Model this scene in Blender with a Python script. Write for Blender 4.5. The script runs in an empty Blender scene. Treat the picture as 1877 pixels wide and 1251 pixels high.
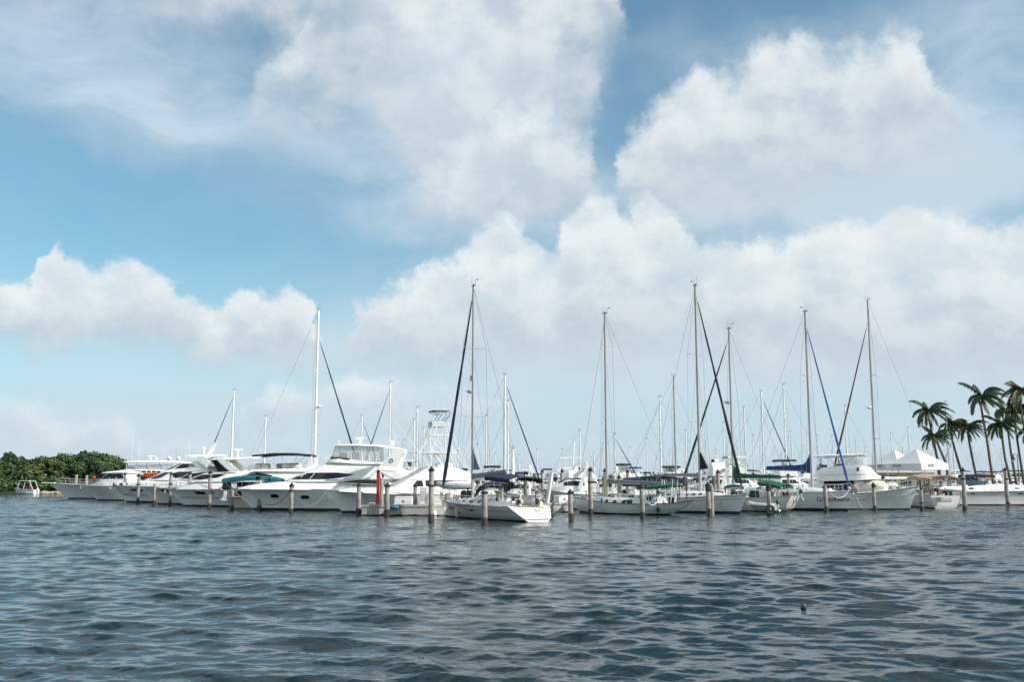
import bpy, bmesh, math, random
import numpy as np
from mathutils import Vector, Matrix
R = math.radians
rnd = random.Random(7)
scene = bpy.context.scene
COL = scene.collection

# ------------------------------------------------------------------ camera
CAM_H = 3.0
PITCH = math.atan(250.5/1825.0)
cam_d = bpy.data.cameras.new('camera'); cam = bpy.data.objects.new('camera', cam_d); COL.objects.link(cam)
cam.location = (0, 0, CAM_H); cam.rotation_euler = (math.pi/2 + PITCH, 0, 0)
cam_d.lens = 35.0; cam_d.sensor_width = 36.0; cam_d.clip_start = 0.1; cam_d.clip_end = 20000
scene.camera = cam
FPX, CX, CY = 1825.0, 938.5, 625.5
def ray(px, py):
    u = (px-CX)/FPX; v = (CY-py)/FPX; c, s = math.cos(PITCH), math.sin(PITCH)
    return Vector((u, c - v*s, s + v*c))
def at(px, py, D):
    """world point seen at photo position (px, py) at distance D along +Y"""
    r = ray(px, py); return Vector((0, 0, CAM_H)) + r*(D/r.y)
def wat(px, py):
    r = ray(px, py); t = -CAM_H/r.z; return Vector((0, 0, CAM_H)) + r*t
def azel(px, py):
    r = ray(px, py).normalized(); return math.atan2(r.x, r.y), math.asin(r.z)

# ------------------------------------------------------------------ sun + sky
SUN = Vector((0.82, -0.33, 0.60)).normalized()
sun_el = math.asin(SUN.z); sun_az = math.atan2(SUN.x, SUN.y)
sd = bpy.data.lights.new('sun', 'SUN'); sd.energy = 5.0; sd.angle = R(0.6); sd.color = (1.0, 0.95, 0.87)
sun = bpy.data.objects.new('sun', sd); COL.objects.link(sun)
sun.rotation_euler = (-SUN).to_track_quat('-Z', 'Y').to_euler()
scene.view_settings.view_transform = 'Standard'; scene.view_settings.look = 'None'
scene.view_settings.exposure = 0.12; scene.view_settings.gamma = 1.0
SKY_STRENGTH = 0.107

world = bpy.data.worlds.new('World'); scene.world = world; world.use_nodes = True
class NB:
    """tiny node helper"""
    def __init__(s, nt): s.nt = nt; s.N = nt.nodes; s.L = nt.links
    def n(s, t, **k):
        o = s.N.new(t)
        for a, b in k.items(): setattr(o, a, b)
        return o
    def put(s, sock, v):
        if hasattr(v, 'is_linked') or hasattr(v, 'links'): s.L.new(v, sock)
        elif v is not None: sock.default_value = v
    def m(s, op, a, b=None, c=None, clamp=False):
        o = s.n('ShaderNodeMath', operation=op, use_clamp=clamp)
        s.put(o.inputs[0], a); s.put(o.inputs[1], b)
        if c is not None: s.put(o.inputs[2], c)
        return o.outputs[0]
    def v(s, op, a, b=None):
        o = s.n('ShaderNodeVectorMath', operation=op); s.put(o.inputs[0], a); s.put(o.inputs[1], b)
        return o.outputs['Value'] if op in ('LENGTH', 'DOT_PRODUCT') else o.outputs[0]
    def ramp(s, x, a, b, c=0.0, d=1.0, it='SMOOTHSTEP'):
        o = s.n('ShaderNodeMapRange', interpolation_type=it); s.put(o.inputs[0], x)
        for i, q in zip((1, 2, 3, 4), (a, b, c, d)): s.put(o.inputs[i], q)
        return o.outputs[0]
    def noise(s, vec, scale, detail=4, rough=0.5, col=False, dist=0.0):
        o = s.n('ShaderNodeTexNoise'); s.put(o.inputs['Vector'], vec); o.inputs['Scale'].default_value = scale
        o.inputs['Detail'].default_value = detail; o.inputs['Roughness'].default_value = rough
        o.inputs['Distortion'].default_value = dist
        return o.outputs['Color' if col else 'Fac']
    def mix(s, f, a, b, bt='MIX'):
        o = s.n('ShaderNodeMix', data_type='RGBA', blend_type=bt)
        s.put(o.inputs[0], f); s.put(o.inputs[6], a); s.put(o.inputs[7], b); return o.outputs[2]
    def after(s, vec, x):
        # adds a vanishing amount of x: only makes the nodes run one after another (few live values at a time)
        o = s.n('ShaderNodeVectorMath', operation='MULTIPLY_ADD'); s.put(o.inputs[0], x); o.inputs[1].default_value = (1e-7,)*3; s.put(o.inputs[2], vec)
        return o.outputs[0]
    def xyz(s, x, y, z=0.0):
        o = s.n('ShaderNodeCombineXYZ'); s.put(o.inputs[0], x); s.put(o.inputs[1], y); s.put(o.inputs[2], z); return o.outputs[0]

# cloud banks: outline of the tops and of the bases (photo positions -> azimuth / elevation), softness, weight
BANKS = [
 dict(t=[(-300,540),(0,499),(60,497),(72,470),(88,436),(102,445),(119,471),(172,490),(185,482),(201,477),(231,469),(257,486),(276,486),(306,501),(325,527),(373,538),(395,556),(412,546),(436,521),(463,513),(489,527),(507,525),(530,513),(559,536),(571,565),(590,615),(610,680)],
      b=[(-300,600),(0,605),(60,628),(200,634),(350,628),(450,645),(560,648),(610,620)], w=1.05, st=.012, sb=.040),
 dict(t=[(600,700),(640,600),(655,545),(700,510),(720,503),(760,488),(800,470),(850,440),(900,408),(920,392),(940,405),(975,450),(1000,465),(1020,430),(1040,380),(1070,348),(1110,342),(1140,370),(1152,398),(1160,352),(1200,345),(1240,375),(1280,430),(1295,450),(1340,445),(1380,428),(1430,440),(1480,418),(1540,393),(1600,398),(1650,383),(1700,383),(1722,398),(1740,376),(1790,386),(1830,412),(1877,400),(2100,420)],
      b=[(600,600),(700,650),(900,650),(1000,640),(1250,640),(1450,655),(1700,665),(2100,660)], w=.95, st=.016, sb=.060),
 dict(t=[(1090,420),(1120,330),(1140,240),(1180,190),(1210,162),(1255,125),(1275,110),(1300,127),(1340,130),(1370,98),(1400,80),(1440,76),(1450,52),(1490,45),(1520,60),(1560,72),(1605,70),(1635,44),(1665,36),(1688,58),(1706,105),(1730,150),(1765,200),(1820,260)],
      b=[(1090,330),(1200,370),(1280,360),(1400,330),(1500,320),(1560,290),(1620,260),(1690,235),(1740,225),(1820,235)], w=.98, st=.026, sb=.085),
 dict(t=[(400,330),(440,190),(470,110),(505,50),(545,20),(565,-60),(600,-200),(1100,-200),(1130,-60),(1150,30),(1160,70)],
      b=[(400,170),(480,225),(540,240),(600,215),(655,190),(690,240),(730,310),(780,385),(900,410),(1000,405),(1040,380),(1066,320),(1084,230),(1098,140),(1115,98),(1150,60),(1160,60)], w=.66, st=.035, sb=.070),
 dict(t=[(820,-200),(1080,-200),(1125,-60),(1145,20),(1155,70)],b=[(820,60),(880,150),(960,150),(1050,115),(1110,90),(1155,50)], w=.86, st=.03, sb=.06),
 dict(t=[(680,420),(720,330),(770,300),(830,270),(860,200),(930,160),(1000,170),(1030,205),(1045,232),(1080,242),(1090,290),(1105,400)],
      b=[(680,380),(750,400),(800,415),(1000,410),(1060,375),(1105,290)], w=.84, st=.035, sb=.045),
 dict(t=[(430,780),(460,735),(475,697),(600,690),(760,700),(850,705),(950,740),(1000,800)], b=[(430,770),(600,790),(900,790),(1000,760)], w=.52, st=.012, sb=.05),
 dict(t=[(-200,740),(0,728),(30,724),(60,745),(80,748),(130,770),(175,768),(205,752),(245,775),(270,800),(300,806),(340,795),(400,800),(450,815),(560,800),(600,812),(700,800),(760,815)],
      b=[(-200,800),(0,795),(200,835),(400,845),(760,845)], w=.55, st=.014, sb=.03)]
VEIL = [(110,90,280,190,.80),(270,240,160,90,.6),(380,120,220,190,.45),(600,270,330,150,.5),(700,420,330,60,.35),(800,180,300,280,.95),
 (1750,200,280,280,.95),(1450,340,560,120,.9),(1350,60,260,70,.3),(1250,500,700,190,.7),(1150,670,900,110,.9),(560,640,260,60,.6),(620,745,260,55,.9),(170,780,360,100,.6),(1000,800,1500,100,.55),(1500,640,700,120,.8)]
AZ0, AZR, EL0, ELR = -.62, 1.24, -.10, .80
def build_world():
    nt = world.node_tree; nt.nodes.clear(); b = NB(nt)
    tc = b.n('ShaderNodeTexCoord'); d = tc.outputs['Generated']
    s = b.n('ShaderNodeSeparateXYZ'); b.put(s.inputs[0], d)
    az = b.m('ARCTAN2', s.outputs[0], s.outputs[1]); el = b.m('ARCSINE', s.outputs[2])
    vec = b.xyz(az, el, 0.0)
    w1 = b.v('SCALE', b.v('SUBTRACT', b.noise(vec, 17.0, 5, .62, col=True), (.5, .5, .5)), None); w1.node.inputs[3].default_value = .075
    p = b.v('ADD', vec, w1)
    ps = b.n('ShaderNodeSeparateXYZ'); b.put(ps.inputs[0], p); pe = ps.outputs[1]
    U = b.m('MULTIPLY_ADD', ps.outputs[0], 1/AZR, -AZ0/AZR)
    def curve(pts, x):
        o = b.n('ShaderNodeFloatCurve'); cm = o.mapping; c = cm.curves[0]
        q = []
        for (px, py) in pts:
            a, e = azel(px, py); q.append(((a-AZ0)/AZR, (e-EL0)/ELR))
        q.sort()
        c.points[0].location = q[0]; c.points[1].location = q[-1]
        for t in q[1:-1]: c.points.new(*t)
        for pt in c.points: pt.handle_type = 'VECTOR'
        cm.extend = 'HORIZONTAL'; cm.use_clip = False; cm.update(); b.put(o.inputs[1], x)
        return b.m('MULTIPLY_ADD', o.outputs[0], ELR, EL0)
    acc = sh = None
    for k in BANKS:
        top = curve(k['t'], U); bot = curve(k['b'], U)
        ft = b.ramp(b.m('SUBTRACT', top, pe), -k['st']*.6, k['st']*1.4)
        fb = b.ramp(b.m('SUBTRACT', pe, bot), -k['sb']*1.1, k['sb']*.7)
        f = b.m('MULTIPLY', b.m('MULTIPLY', ft, fb), k['w'])
        h = b.m('DIVIDE', b.m('SUBTRACT', pe, bot), b.m('MAXIMUM', b.m('SUBTRACT', top, bot), .01), clamp=True)
        fh = b.m('MULTIPLY', f, h)
        acc = f if acc is None else b.m('MAXIMUM', acc, f); sh = fh if sh is None else b.m('MAXIMUM', sh, fh)
        nx = b.after(b.xyz(U, pe, 0), acc); q = b.n('ShaderNodeSeparateXYZ'); b.put(q.inputs[0], nx); U, pe = q.outputs[0], q.outputs[1]
    hh = b.m('DIVIDE', sh, b.m('MAXIMUM', acc, .05), clamp=True)
    # away from the traced part of the sky: loose broken cloud
    out = b.m('MAXIMUM', b.ramp(b.m('ABSOLUTE', az), .5, .62), b.ramp(el, .50, .64))
    acc = b.m('MULTIPLY', acc, b.m('SUBTRACT', 1.0, out))
    wide = b.ramp(b.noise(vec, 3.2, 2, .5), .35, .65, 0.0, 1.1)
    acc = b.m('ADD', acc, b.m('MULTIPLY', out, wide))
    hh = b.m('MAXIMUM', hh, b.m('MULTIPLY', out, .7))
    sq = b.v('MULTIPLY', vec, (1.0, 1.3, 1.0))
    n1 = b.noise(sq, 14.0, 8, .56)
    n1b = b.noise(b.v('ADD', sq, (.018, .030, 0)), 14.0, 4, .56)
    nn = b.m('MULTIPLY', b.m('SUBTRACT', n1, .5), 1.35)
    nn = b.m('MULTIPLY', nn, b.ramp(acc, 0.0, .5, .30, 1.0))
    f0 = b.m('ADD', acc, nn)
    alpha = b.ramp(f0, .02, 1.06)
    lit = b.ramp(b.m('SUBTRACT', n1, n1b), -.16, .16)
    shade = b.m('ADD', b.m('MULTIPLY', lit, .38), b.ramp(hh, .0, .9, -.08, .70), clamp=True)
    # veil
    wv = b.v('SCALE', b.v('SUBTRACT', b.noise(vec, 5.0, 3, .6, col=True), (.5, .5, .5)), None); wv.node.inputs[3].default_value = .16
    pv = b.v('ADD', vec, wv); va = None
    for (x, y, rx, ry, w) in VEIL:
        a, e = azel(x, y); mp = b.n('ShaderNodeMapping'); b.put(mp.inputs[0], pv)
        sx, sy = FPX/(rx*1.2), FPX/(ry*1.2)
        mp.inputs[3].default_value = (sx, sy, 0); mp.inputs[1].default_value = (-a*sx, -e*sy, 0)
        q = b.m('MULTIPLY', b.ramp(b.v('LENGTH', mp.outputs[0]), 1.0, 0.0), w)
        va = q if va is None else b.m('ADD', va, q)
        pv = b.after(pv, va)
    rot = b.n('ShaderNodeMapping'); b.put(rot.inputs[0], pv); rot.inputs[2].default_value = (0, 0, R(-25)); rot.inputs[3].default_value = (3.2, 8.5, 1)
    st = b.noise(rot.outputs[0], 1.0, 6, .6)
    veil = b.m('MULTIPLY', b.m('ADD', va, .17), b.ramp(st, .26, .72, .30, 1.2), clamp=True)
    sky = b.n('ShaderNodeTexSky', sky_type='NISHITA'); sky.sun_disc = False
    sky.sun_elevation = sun_el; sky.sun_rotation = sun_az; sky.air_density = 1.0; sky.dust_density = 1.0; sky.ozone_density = 2.0
    base = b.mix(1.0, sky.outputs[0], (0.86, 1.26, 1.20, 1), 'MULTIPLY')
    hz = b.ramp(el, 0.0, .24, 1.0, 0.0)
    base = b.mix(b.m('MULTIPLY', hz, .8), base, (5.0, 6.25, 7.4, 1))
    c1 = b.mix(b.m('MULTIPLY', veil, .85), base, (5.3, 6.3, 7.15, 1))
    dark, bright = (4.75, 5.4, 6.0, 1), (7.4, 7.8, 7.9, 1)
    cc = b.mix(shade, dark, bright)
    c2 = b.mix(b.m('MULTIPLY', alpha, .92), c1, cc)
    bg = b.n('ShaderNodeBackground'); b.put(bg.inputs[0], c2); bg.inputs[1].default_value = SKY_STRENGTH
    o = b.n('ShaderNodeOutputWorld'); b.L.new(bg.outputs[0], o.inputs[0])
build_world()
world.cycles.sampling_method = 'MANUAL'; world.cycles.sample_map_resolution = 512

# ------------------------------------------------------------------ materials
def mat(name, color, rough=.5, metal=0.0, spec=None, coat=0.0, dirt=0.0, dirt_col=(.25,.22,.18), scale=3.0, bump=0.0, bump_scale=20.0, var=0.0, alpha=1.0, trans=0.0, streak=False, sss=0.0):
    m = bpy.data.materials.new(name); m.use_nodes = True; b = NB(m.node_tree); p = b.N['Principled BSDF']
    c = (*color, 1.0); p.inputs['Base Color'].default_value = c
    p.inputs['Roughness'].default_value = rough; p.inputs['Metallic'].default_value = metal
    if coat: p.inputs['Coat Weight'].default_value = coat; p.inputs['Coat Roughness'].default_value = .08
    if spec is not None: p.inputs['Specular IOR Level'].default_value = spec
    if alpha < 1: p.inputs['Alpha'].default_value = alpha
    if trans: p.inputs['Transmission Weight'].default_value = trans
    tc = b.n('ShaderNodeTexCoord'); v = tc.outputs['Object']
    out = None
    if var:
        n = b.noise(v, scale*.6, 5, .6)
        out = b.mix(b.ramp(n, .25, .75), tuple(x*(1-var) for x in color)+(1,), tuple(min(1, x*(1+var)) for x in color)+(1,))
    if dirt:
        vv = v
        if streak:
            mp = b.n('ShaderNodeMapping'); b.put(mp.inputs[0], v); mp.inputs[3].default_value = (1.0, 1.0, .18); vv = mp.outputs[0]
        n = b.noise(vv, scale, 8, .65)
        f = b.m('MULTIPLY', b.ramp(n, .48, .75), dirt)
        out = b.mix(f, out if out is not None else c, (*dirt_col, 1))
    if out is not None: b.put(p.inputs['Base Color'], out)
    if bump:
        bp = b.n('ShaderNodeBump'); bp.inputs['Distance'].default_value = bump
        b.put(bp.inputs['Height'], b.noise(v, bump_scale, 5, .6)); b.L.new(bp.outputs[0], p.inputs['Normal'])
    return m

# ------------------------------------------------------------------ water
def water_height(X, Y, sp):
    """sum of directional waves; sp = local sampling distance, waves too short for it are faded out"""
    g = np.random.RandomState(11); n = 96
    lam = np.exp(g.uniform(math.log(.15), math.log(3.4), n)); k = 2*np.pi/lam
    th = R(78) + g.normal(0, R(26), n); ph = g.uniform(0, 2*np.pi, n)
    slope = .0235*np.where(lam > 1.7, .42, np.where(lam > .55, 1.2, .95))*np.where(lam < .35, .75, 1.0)
    A = slope/k*g.uniform(.6, 1.4, n)
    # gusts: patches of rougher and smoother water
    gust = .95 + .25*np.sin(X*.11+1.3)*np.sin(Y*.07+.4) + .30*np.sin(X*.31+Y*.12)*np.sin(Y*.45-X*.2+1) + .25*np.sin(X*.9+Y*.5)*np.sin(Y*1.1+2) 
    Z = np.zeros_like(X); DX = np.zeros_like(X); DY = np.zeros_like(X)
    for i in range(n):
        f = np.clip((lam[i]/sp - 2.2)/2.5, 0, 1)
        if f.max() <= 0: continue
        c, s = math.cos(th[i]), math.sin(th[i])
        p = k[i]*(c*X + s*Y) + ph[i]
        a = A[i]*f*gust; sn = np.sin(p); cs = np.cos(p)
        Z += a*sn; DX += a*c*cs*.8; DY += a*s*cs*.8
    return X+DX, Y+DY, Z
def grid_mesh(name, co, nr, nc):
    me = bpy.data.meshes.new(name); me.vertices.add(len(co)); me.vertices.foreach_set('co', co.astype(np.float32).ravel())
    i = np.arange(nr-1)[:, None]*nc + np.arange(nc-1)[None, :]
    q = np.stack([i, i+1, i+nc+1, i+nc], -1).reshape(-1, 4)
    return me, q
def build_water():
    nr, nc = 1500, 900
    n1 = int(nr*.88); r = np.concatenate([8.5*np.exp(np.linspace(0, 1, n1, endpoint=False)*math.log(170/8.5)), 170*np.exp(np.linspace(0, 1, nr-n1)*math.log(900/170))])
    az = np.linspace(-R(37), R(37), nc)
    Rr, Az = np.meshgrid(r, az, indexing='ij')
    X = Rr*np.sin(Az); Y = Rr*np.cos(Az)
    dr = np.gradient(r)[:, None]*np.ones_like(Az); sp = np.maximum(dr, Rr*(2*R(37)/nc))
    X2, Y2, Z = water_height(X, Y, sp)
    edge = np.clip(np.minimum((Rr-8.5)/1.5, (900-Rr)/300), 0, 1)*np.clip((R(37)-np.abs(Az))/R(1.0), 0, 1)
    co = np.stack([X+(X2-X)*edge, Y+(Y2-Y)*edge, Z*edge], -1).reshape(-1, 3)
    me, q = grid_mesh('water', co, nr, nc)
    base = len(co); ex = []; fq = []
    # flat remainder of the bay: rings behind and beside, and out to the horizon
    def ring(r0, r1, a0, a1, n):
        nonlocal base
        for j in range(n):
            b0 = a0+(a1-a0)*j/n; b1 = a0+(a1-a0)*(j+1)/n
            ps = [(r*math.sin(a), r*math.cos(a), 0.0) for r, a in ((r0, b0), (r0, b1), (r1, b1), (r1, b0))]
            k = base+len(ex); ex.extend(ps); fq.append((k, k+1, k+2, k+3))
    ring(900, 12000, -R(37), R(37), 40); ring(8.5, 12000, R(37), R(323), 90); ring(.01, 8.5, 0, R(360), 60)
    me.vertices.add(len(ex)); allc = np.concatenate([co, np.array(ex)]).astype(np.float32)
    me.vertices.foreach_set('co', allc.ravel())
    q = np.concatenate([q, np.array(fq)])
    me.loops.add(q.size); me.loops.foreach_set('vertex_index', q.ravel().astype(np.int32))
    me.polygons.add(len(q)); me.polygons.foreach_set('loop_start', np.arange(0, q.size, 4, dtype=np.int32)); me.polygons.foreach_set('use_smooth', np.ones(len(q), bool))
    me.update(); me.validate()
    m = bpy.data.materials.new('water'); m.use_nodes = True; b = NB(m.node_tree); p = b.N['Principled BSDF']
    p.inputs['Base Color'].default_value = (.006, .021, .026, 1); p.inputs['IOR'].default_value = 1.333
    geo = b.n('ShaderNodeNewGeometry'); pos = geo.outputs['Position']
    dist = b.v('LENGTH', pos)
    b.put(p.inputs['Roughness'], b.ramp(dist, 20, 140, .03, .06, 'LINEAR'))
    mp = b.n('ShaderNodeMapping'); b.put(mp.inputs[0], pos); mp.inputs[3].default_value = (1.0, 1.9, 1.0); mp.inputs[2].default_value = (0, 0, R(12))
    h = b.m('ADD', b.m('MULTIPLY', b.noise(mp.outputs[0], 2.2, 3, .55), b.ramp(dist, 18, 75, .010, .055, 'LINEAR')), b.m('MULTIPLY', b.noise(mp.outputs[0], 9.0, 2, .5), .0025))
    bp = b.n('ShaderNodeBump'); bp.inputs['Distance'].default_value = 1.0; b.put(bp.inputs['Strength'], b.ramp(dist, 12, 120, .55, 1.0, 'LINEAR'))
    b.put(bp.inputs['Height'], h); b.L.new(bp.outputs[0], p.inputs['Normal'])
    me.materials.append(m)
    o = bpy.data.objects.new('water', me); COL.objects.link(o); o['kind'] = 'structure'
    return o
build_water()

# ------------------------------------------------------------------ palette
GEL = mat('gelcoat', (.87,.86,.815), .22, coat=.5, dirt=.35, dirt_col=(.50,.50,.46), scale=.9, var=.03)
GELOLD = mat('old_gelcoat', (.70,.70,.65), .38, dirt=.7, dirt_col=(.40,.37,.28), scale=1.2, streak=True, var=.05)
DECK = mat('deck_white', (.84,.83,.80), .5, dirt=.3, dirt_col=(.5,.48,.42), scale=2.5)
TEAK = mat('teak', (.30,.21,.13), .7, var=.25, scale=6)
BOOT = mat('bottom_paint', (.020,.020,.022), .7, dirt=.5, dirt_col=(.06,.055,.03), scale=3)
BOOTR = mat('red_bottom_paint', (.13,.03,.02), .7, dirt=.6, dirt_col=(.05,.04,.03), scale=3)
STRIPE = mat('stripe_grey', (.16,.19,.22), .4)
STRIPEB = mat('stripe_dark', (.03,.04,.07), .35)
RUB = mat('rub_rail', (.42,.41,.38), .45)
GLASS = mat('tinted_glass', (.010,.013,.016), .06, spec=.6)
GLASSB = mat('blue_tinted_glass', (.020,.055,.085), .05, spec=.8)
CLEAR = mat('clear_vinyl', (.62,.66,.66), .18, alpha=.38)
CREAM = mat('cream_canvas', (.62,.58,.49), .8, var=.08, scale=2)
STEEL = mat('stainless', (.70,.70,.70), .22, metal=1.0)
ALU = mat('mast_aluminium', (.40,.40,.39), .45, metal=.2, var=.06, scale=2)
WMAST = mat('mast_white', (.80,.80,.78), .35, dirt=.3, dirt_col=(.5,.47,.4), scale=2)
DARKM = mat('dark_metal', (.035,.035,.038), .45)
WIRE = mat('rigging_wire', (.20,.21,.22), .45, metal=.3)
NAVY = mat('navy_canvas', (.008,.014,.040), .8, var=.3, scale=2, bump=.02, bump_scale=5)
BLUE = mat('blue_canvas', (.012,.050,.20), .8, var=.2, scale=2, bump=.03, bump_scale=4)
FURLB = mat('royal_blue_canvas', (.010,.085,.26), .75, var=.2, scale=2)
TEAL = mat('teal_canvas', (.006,.11,.135), .75, var=.2, scale=2, bump=.02, bump_scale=4)
GREEN = mat('green_canvas', (.006,.095,.055), .75, var=.25, scale=2, bump=.03, bump_scale=4)
DKGREEN = mat('dark_green_canvas', (.008,.040,.032), .8, var=.2, scale=2)
MAROON = mat('maroon_canvas', (.055,.010,.018), .8, var=.2, scale=2)
BLACKC = mat('black_canvas', (.010,.011,.016), .8, var=.2, scale=2)
TAN = mat('tan_canvas', (.46,.34,.25), .85, var=.12, scale=2, bump=.02, bump_scale=4)
GREYC = mat('grey_canvas', (.22,.23,.24), .8, var=.15, scale=2, bump=.03, bump_scale=4)
WHITEC = mat('white_canvas', (.72,.73,.72), .75, dirt=.3, dirt_col=(.5,.5,.48), scale=1.2, bump=.02, bump_scale=3)
WOOD = mat('piling_wood', (.31,.285,.255), .9, dirt=.75, dirt_col=(.13,.11,.09), scale=2.2, streak=True, bump=.02, bump_scale=14, var=.3)
WOODG = mat('mossy_piling_wood', (.16,.15,.085), .9, dirt=.8, dirt_col=(.05,.06,.022), scale=2, streak=True, bump=.02, bump_scale=14, var=.3)
WETW = mat('wet_wood', (.040,.028,.022), .45, bump=.02, bump_scale=18)
CAP = mat('black_cap', (.012,.012,.013), .5)
ROPE = mat('rope', (.30,.26,.21), .9)
ROPED = mat('dark_rope', (.05,.05,.055), .9)
ROPEW = mat('white_rope', (.66,.64,.60), .9)
CONC = mat('concrete', (.40,.385,.345), .85, dirt=.85, dirt_col=(.19,.175,.14), scale=1.0, streak=True, bump=.02, bump_scale=8, var=.15)
RED = mat('red_paint', (.52,.012,.012), .45, dirt=.2, dirt_col=(.2,.02,.02), scale=5)
ORANGE = mat('orange_paint', (.80,.22,.02), .5)
RUBBER = mat('black_rubber', (.018,.018,.019), .7)
FENDW = mat('fender_vinyl', (.58,.56,.47), .45, dirt=.4, dirt_col=(.3,.28,.2), scale=4)
FENDB = mat('blue_vinyl', (.02,.14,.26), .45, var=.15)
HYPA = mat('grey_hypalon', (.40,.41,.42), .6, dirt=.4, dirt_col=(.24,.24,.24), scale=3)
LTGREY = mat('light_grey', (.52,.53,.53), .5, var=.05)
TEXTB = mat('navy_lettering', (.008,.035,.075), .4)
TEXTG = mat('grey_lettering', (.22,.22,.23), .6)

# ------------------------------------------------------------------ mesh builder
SPLIT = {'flybridge_window','banner','cabin_window','hull_window','side_window','saloon_window','upper_window','hardtop_arch','opening_shade','helm_seat','flybridge_seat','seat','hardtop_post','fairlead','porthole','hardtop_wing','cleat','radar_arch','anchor_recess','windscreen','porthole_rim','hull_stripe','window_mullion','boarding_step','winch','helm_chair','deck_hatch','coaming','leg'}
class MB:
    def __init__(s): s.v = []; s.f = []; s.mi = []
    def add(s, vs, fs, mi=0):
        k = len(s.v); s.v.extend([tuple(q) for q in vs]); s.f.extend([tuple(i+k for i in f) for f in fs]); s.mi.extend([mi]*len(fs)); return s
    def grid(s, P, mi=0, cu=False):
        nr, nc = len(P), len(P[0]); vs = [p for r in P for p in r]; fs = []
        for i in range(nr-1):
            for j in range(nc if cu else nc-1):
                j2 = (j+1) % nc; fs.append((i*nc+j, i*nc+j2, (i+1)*nc+j2, (i+1)*nc+j))
        return s.add(vs, fs, mi)
    def box(s, c, d, rz=0.0, r=0.0, mi=0, top=1.0):
        x, y, z = d[0]/2, d[1]/2, d[2]/2; r = min(r, x*.9, y*.9, z*.9)
        if r <= 0: ring = [(-x,-y),(x,-y),(x,y),(-x,y)]
        else: ring = [(-x+r,-y),(x-r,-y),(x,-y+r),(x,y-r),(x-r,y),(-x+r,y),(-x,y-r),(-x,-y+r)]
        lv = [(-z,1.0),(z,top)] if r <= 0 else [(-z,1.0-r/max(x,y)),(-z+r,1.0),(z-r,top),(z,top*(1.0-r/max(x,y)))]
        ca, sa = math.cos(rz), math.sin(rz); n = len(ring); vs = []
        for (zz, k) in lv:
            for (a, b_) in ring: vs.append((c[0]+(a*ca-b_*sa)*k, c[1]+(a*sa+b_*ca)*k, c[2]+zz))
        fs = [tuple(range(n-1,-1,-1)), tuple(range((len(lv)-1)*n, len(lv)*n))]
        for l in range(len(lv)-1):
            for j in range(n): j2 = (j+1) % n; fs.append((l*n+j, l*n+j2, (l+1)*n+j2, (l+1)*n+j))
        return s.add(vs, fs, mi)
    def tube(s, pts, r, n=6, r1=None, mi=0, flat=1.0):
        pts = [Vector(p) for p in pts]; m = len(pts); rs = r if isinstance(r, (list, tuple)) else [r+((r1 if r1 is not None else r)-r)*i/max(1, m-1) for i in range(m)]
        up = None; vs = []
        for i, p in enumerate(pts):
            t = (pts[min(i+1, m-1)]-pts[max(i-1, 0)]).normalized()
            if up is None: up = Vector((0, 0, 1)) if abs(t.z) < .9 else Vector((0, 1, 0))
            a = t.cross(up)
            if a.length < 1e-6: a = t.orthogonal()
            a.normalize(); b_ = a.cross(t).normalized(); up = b_
            for j in range(n):
                q = 2*math.pi*j/n; vs.append(p + a*math.cos(q)*rs[i] + b_*math.sin(q)*rs[i]*flat)
        fs = [(i*n+j, i*n+(j+1) % n, (i+1)*n+(j+1) % n, (i+1)*n+j) for i in range(m-1) for j in range(n)]
        fs += [tuple(range(n-1,-1,-1)), tuple(range((m-1)*n, m*n))]
        return s.add(vs, fs, mi)
    def ball(s, c, r, nu=10, nv=7, v0=-1.0, mi=0, pw=1.0):
        if not isinstance(r, (tuple, list)): r = (r, r, r)
        P = []
        for i in range(nv+1):
            t = -math.pi/2 + math.pi*i/nv; z = max(math.sin(t), v0); w = math.sqrt(max(0, 1-z*z)) if z > -1 else 0
            if w < .02: w = .02
            P.append([(c[0]+r[0]*w*math.cos(2*math.pi*j/nu), c[1]+r[1]*w*math.sin(2*math.pi*j/nu), c[2]+r[2]*z) for j in range(nu)])
        s.grid(P, mi, cu=True); k = len(s.v)
        s.f += [tuple(range(k-nu, k)), tuple(range(k-nu*(nv+1)+nu-1, k-nu*(nv+1)-1, -1))]; s.mi += [mi, mi]; return s
    def prism(s, poly, y0, y1, mi=0, inset=0.0):
        """side profile poly [(x,z)] extruded between y0 and y1"""
        n = len(poly); cx = sum(p[0] for p in poly)/n; cz = sum(p[1] for p in poly)/n; k = 1-inset
        a = [(x, y0, z) for x, z in poly]; b_ = [(cx+(x-cx)*k, y1, cz+(z-cz)*k) for x, z in poly]
        fs = [tuple(range(n)), tuple(range(2*n-1, n-1, -1))] + [(j, n+j, n+(j+1) % n, (j+1) % n) for j in range(n)]
        return s.add(a+b_, fs, mi)
    def pieces(s):
        par = list(range(len(s.v)))
        def fd(a):
            while par[a] != a: par[a] = par[par[a]]; a = par[a]
            return a
        for f in s.f:
            r = fd(f[0])
            for i in f[1:]: par[fd(i)] = r
        out = {}
        for f, m in zip(s.f, s.mi): out.setdefault(fd(f[0]), []).append((f, m))
        res = []
        for fs in out.values():
            ids = {}; mb = MB()
            for f, m in fs:
                for i in f:
                    if i not in ids: ids[i] = len(mb.v); mb.v.append(s.v[i])
                mb.f.append(tuple(ids[i] for i in f)); mb.mi.append(m)
            res.append(mb)
        return res
    def build(s, name, mats, parent=None, smooth=35, loc=None):
        if name in SPLIT:
            ps = s.pieces()
            if len(ps) > 1:
                o = [q.build1(name, mats, parent, smooth, loc) for q in ps]
                o.sort(key=lambda q: -q.data.vertices[0].co.y); return o[0]
        return s.build1(name, mats, parent, smooth, loc)
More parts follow.
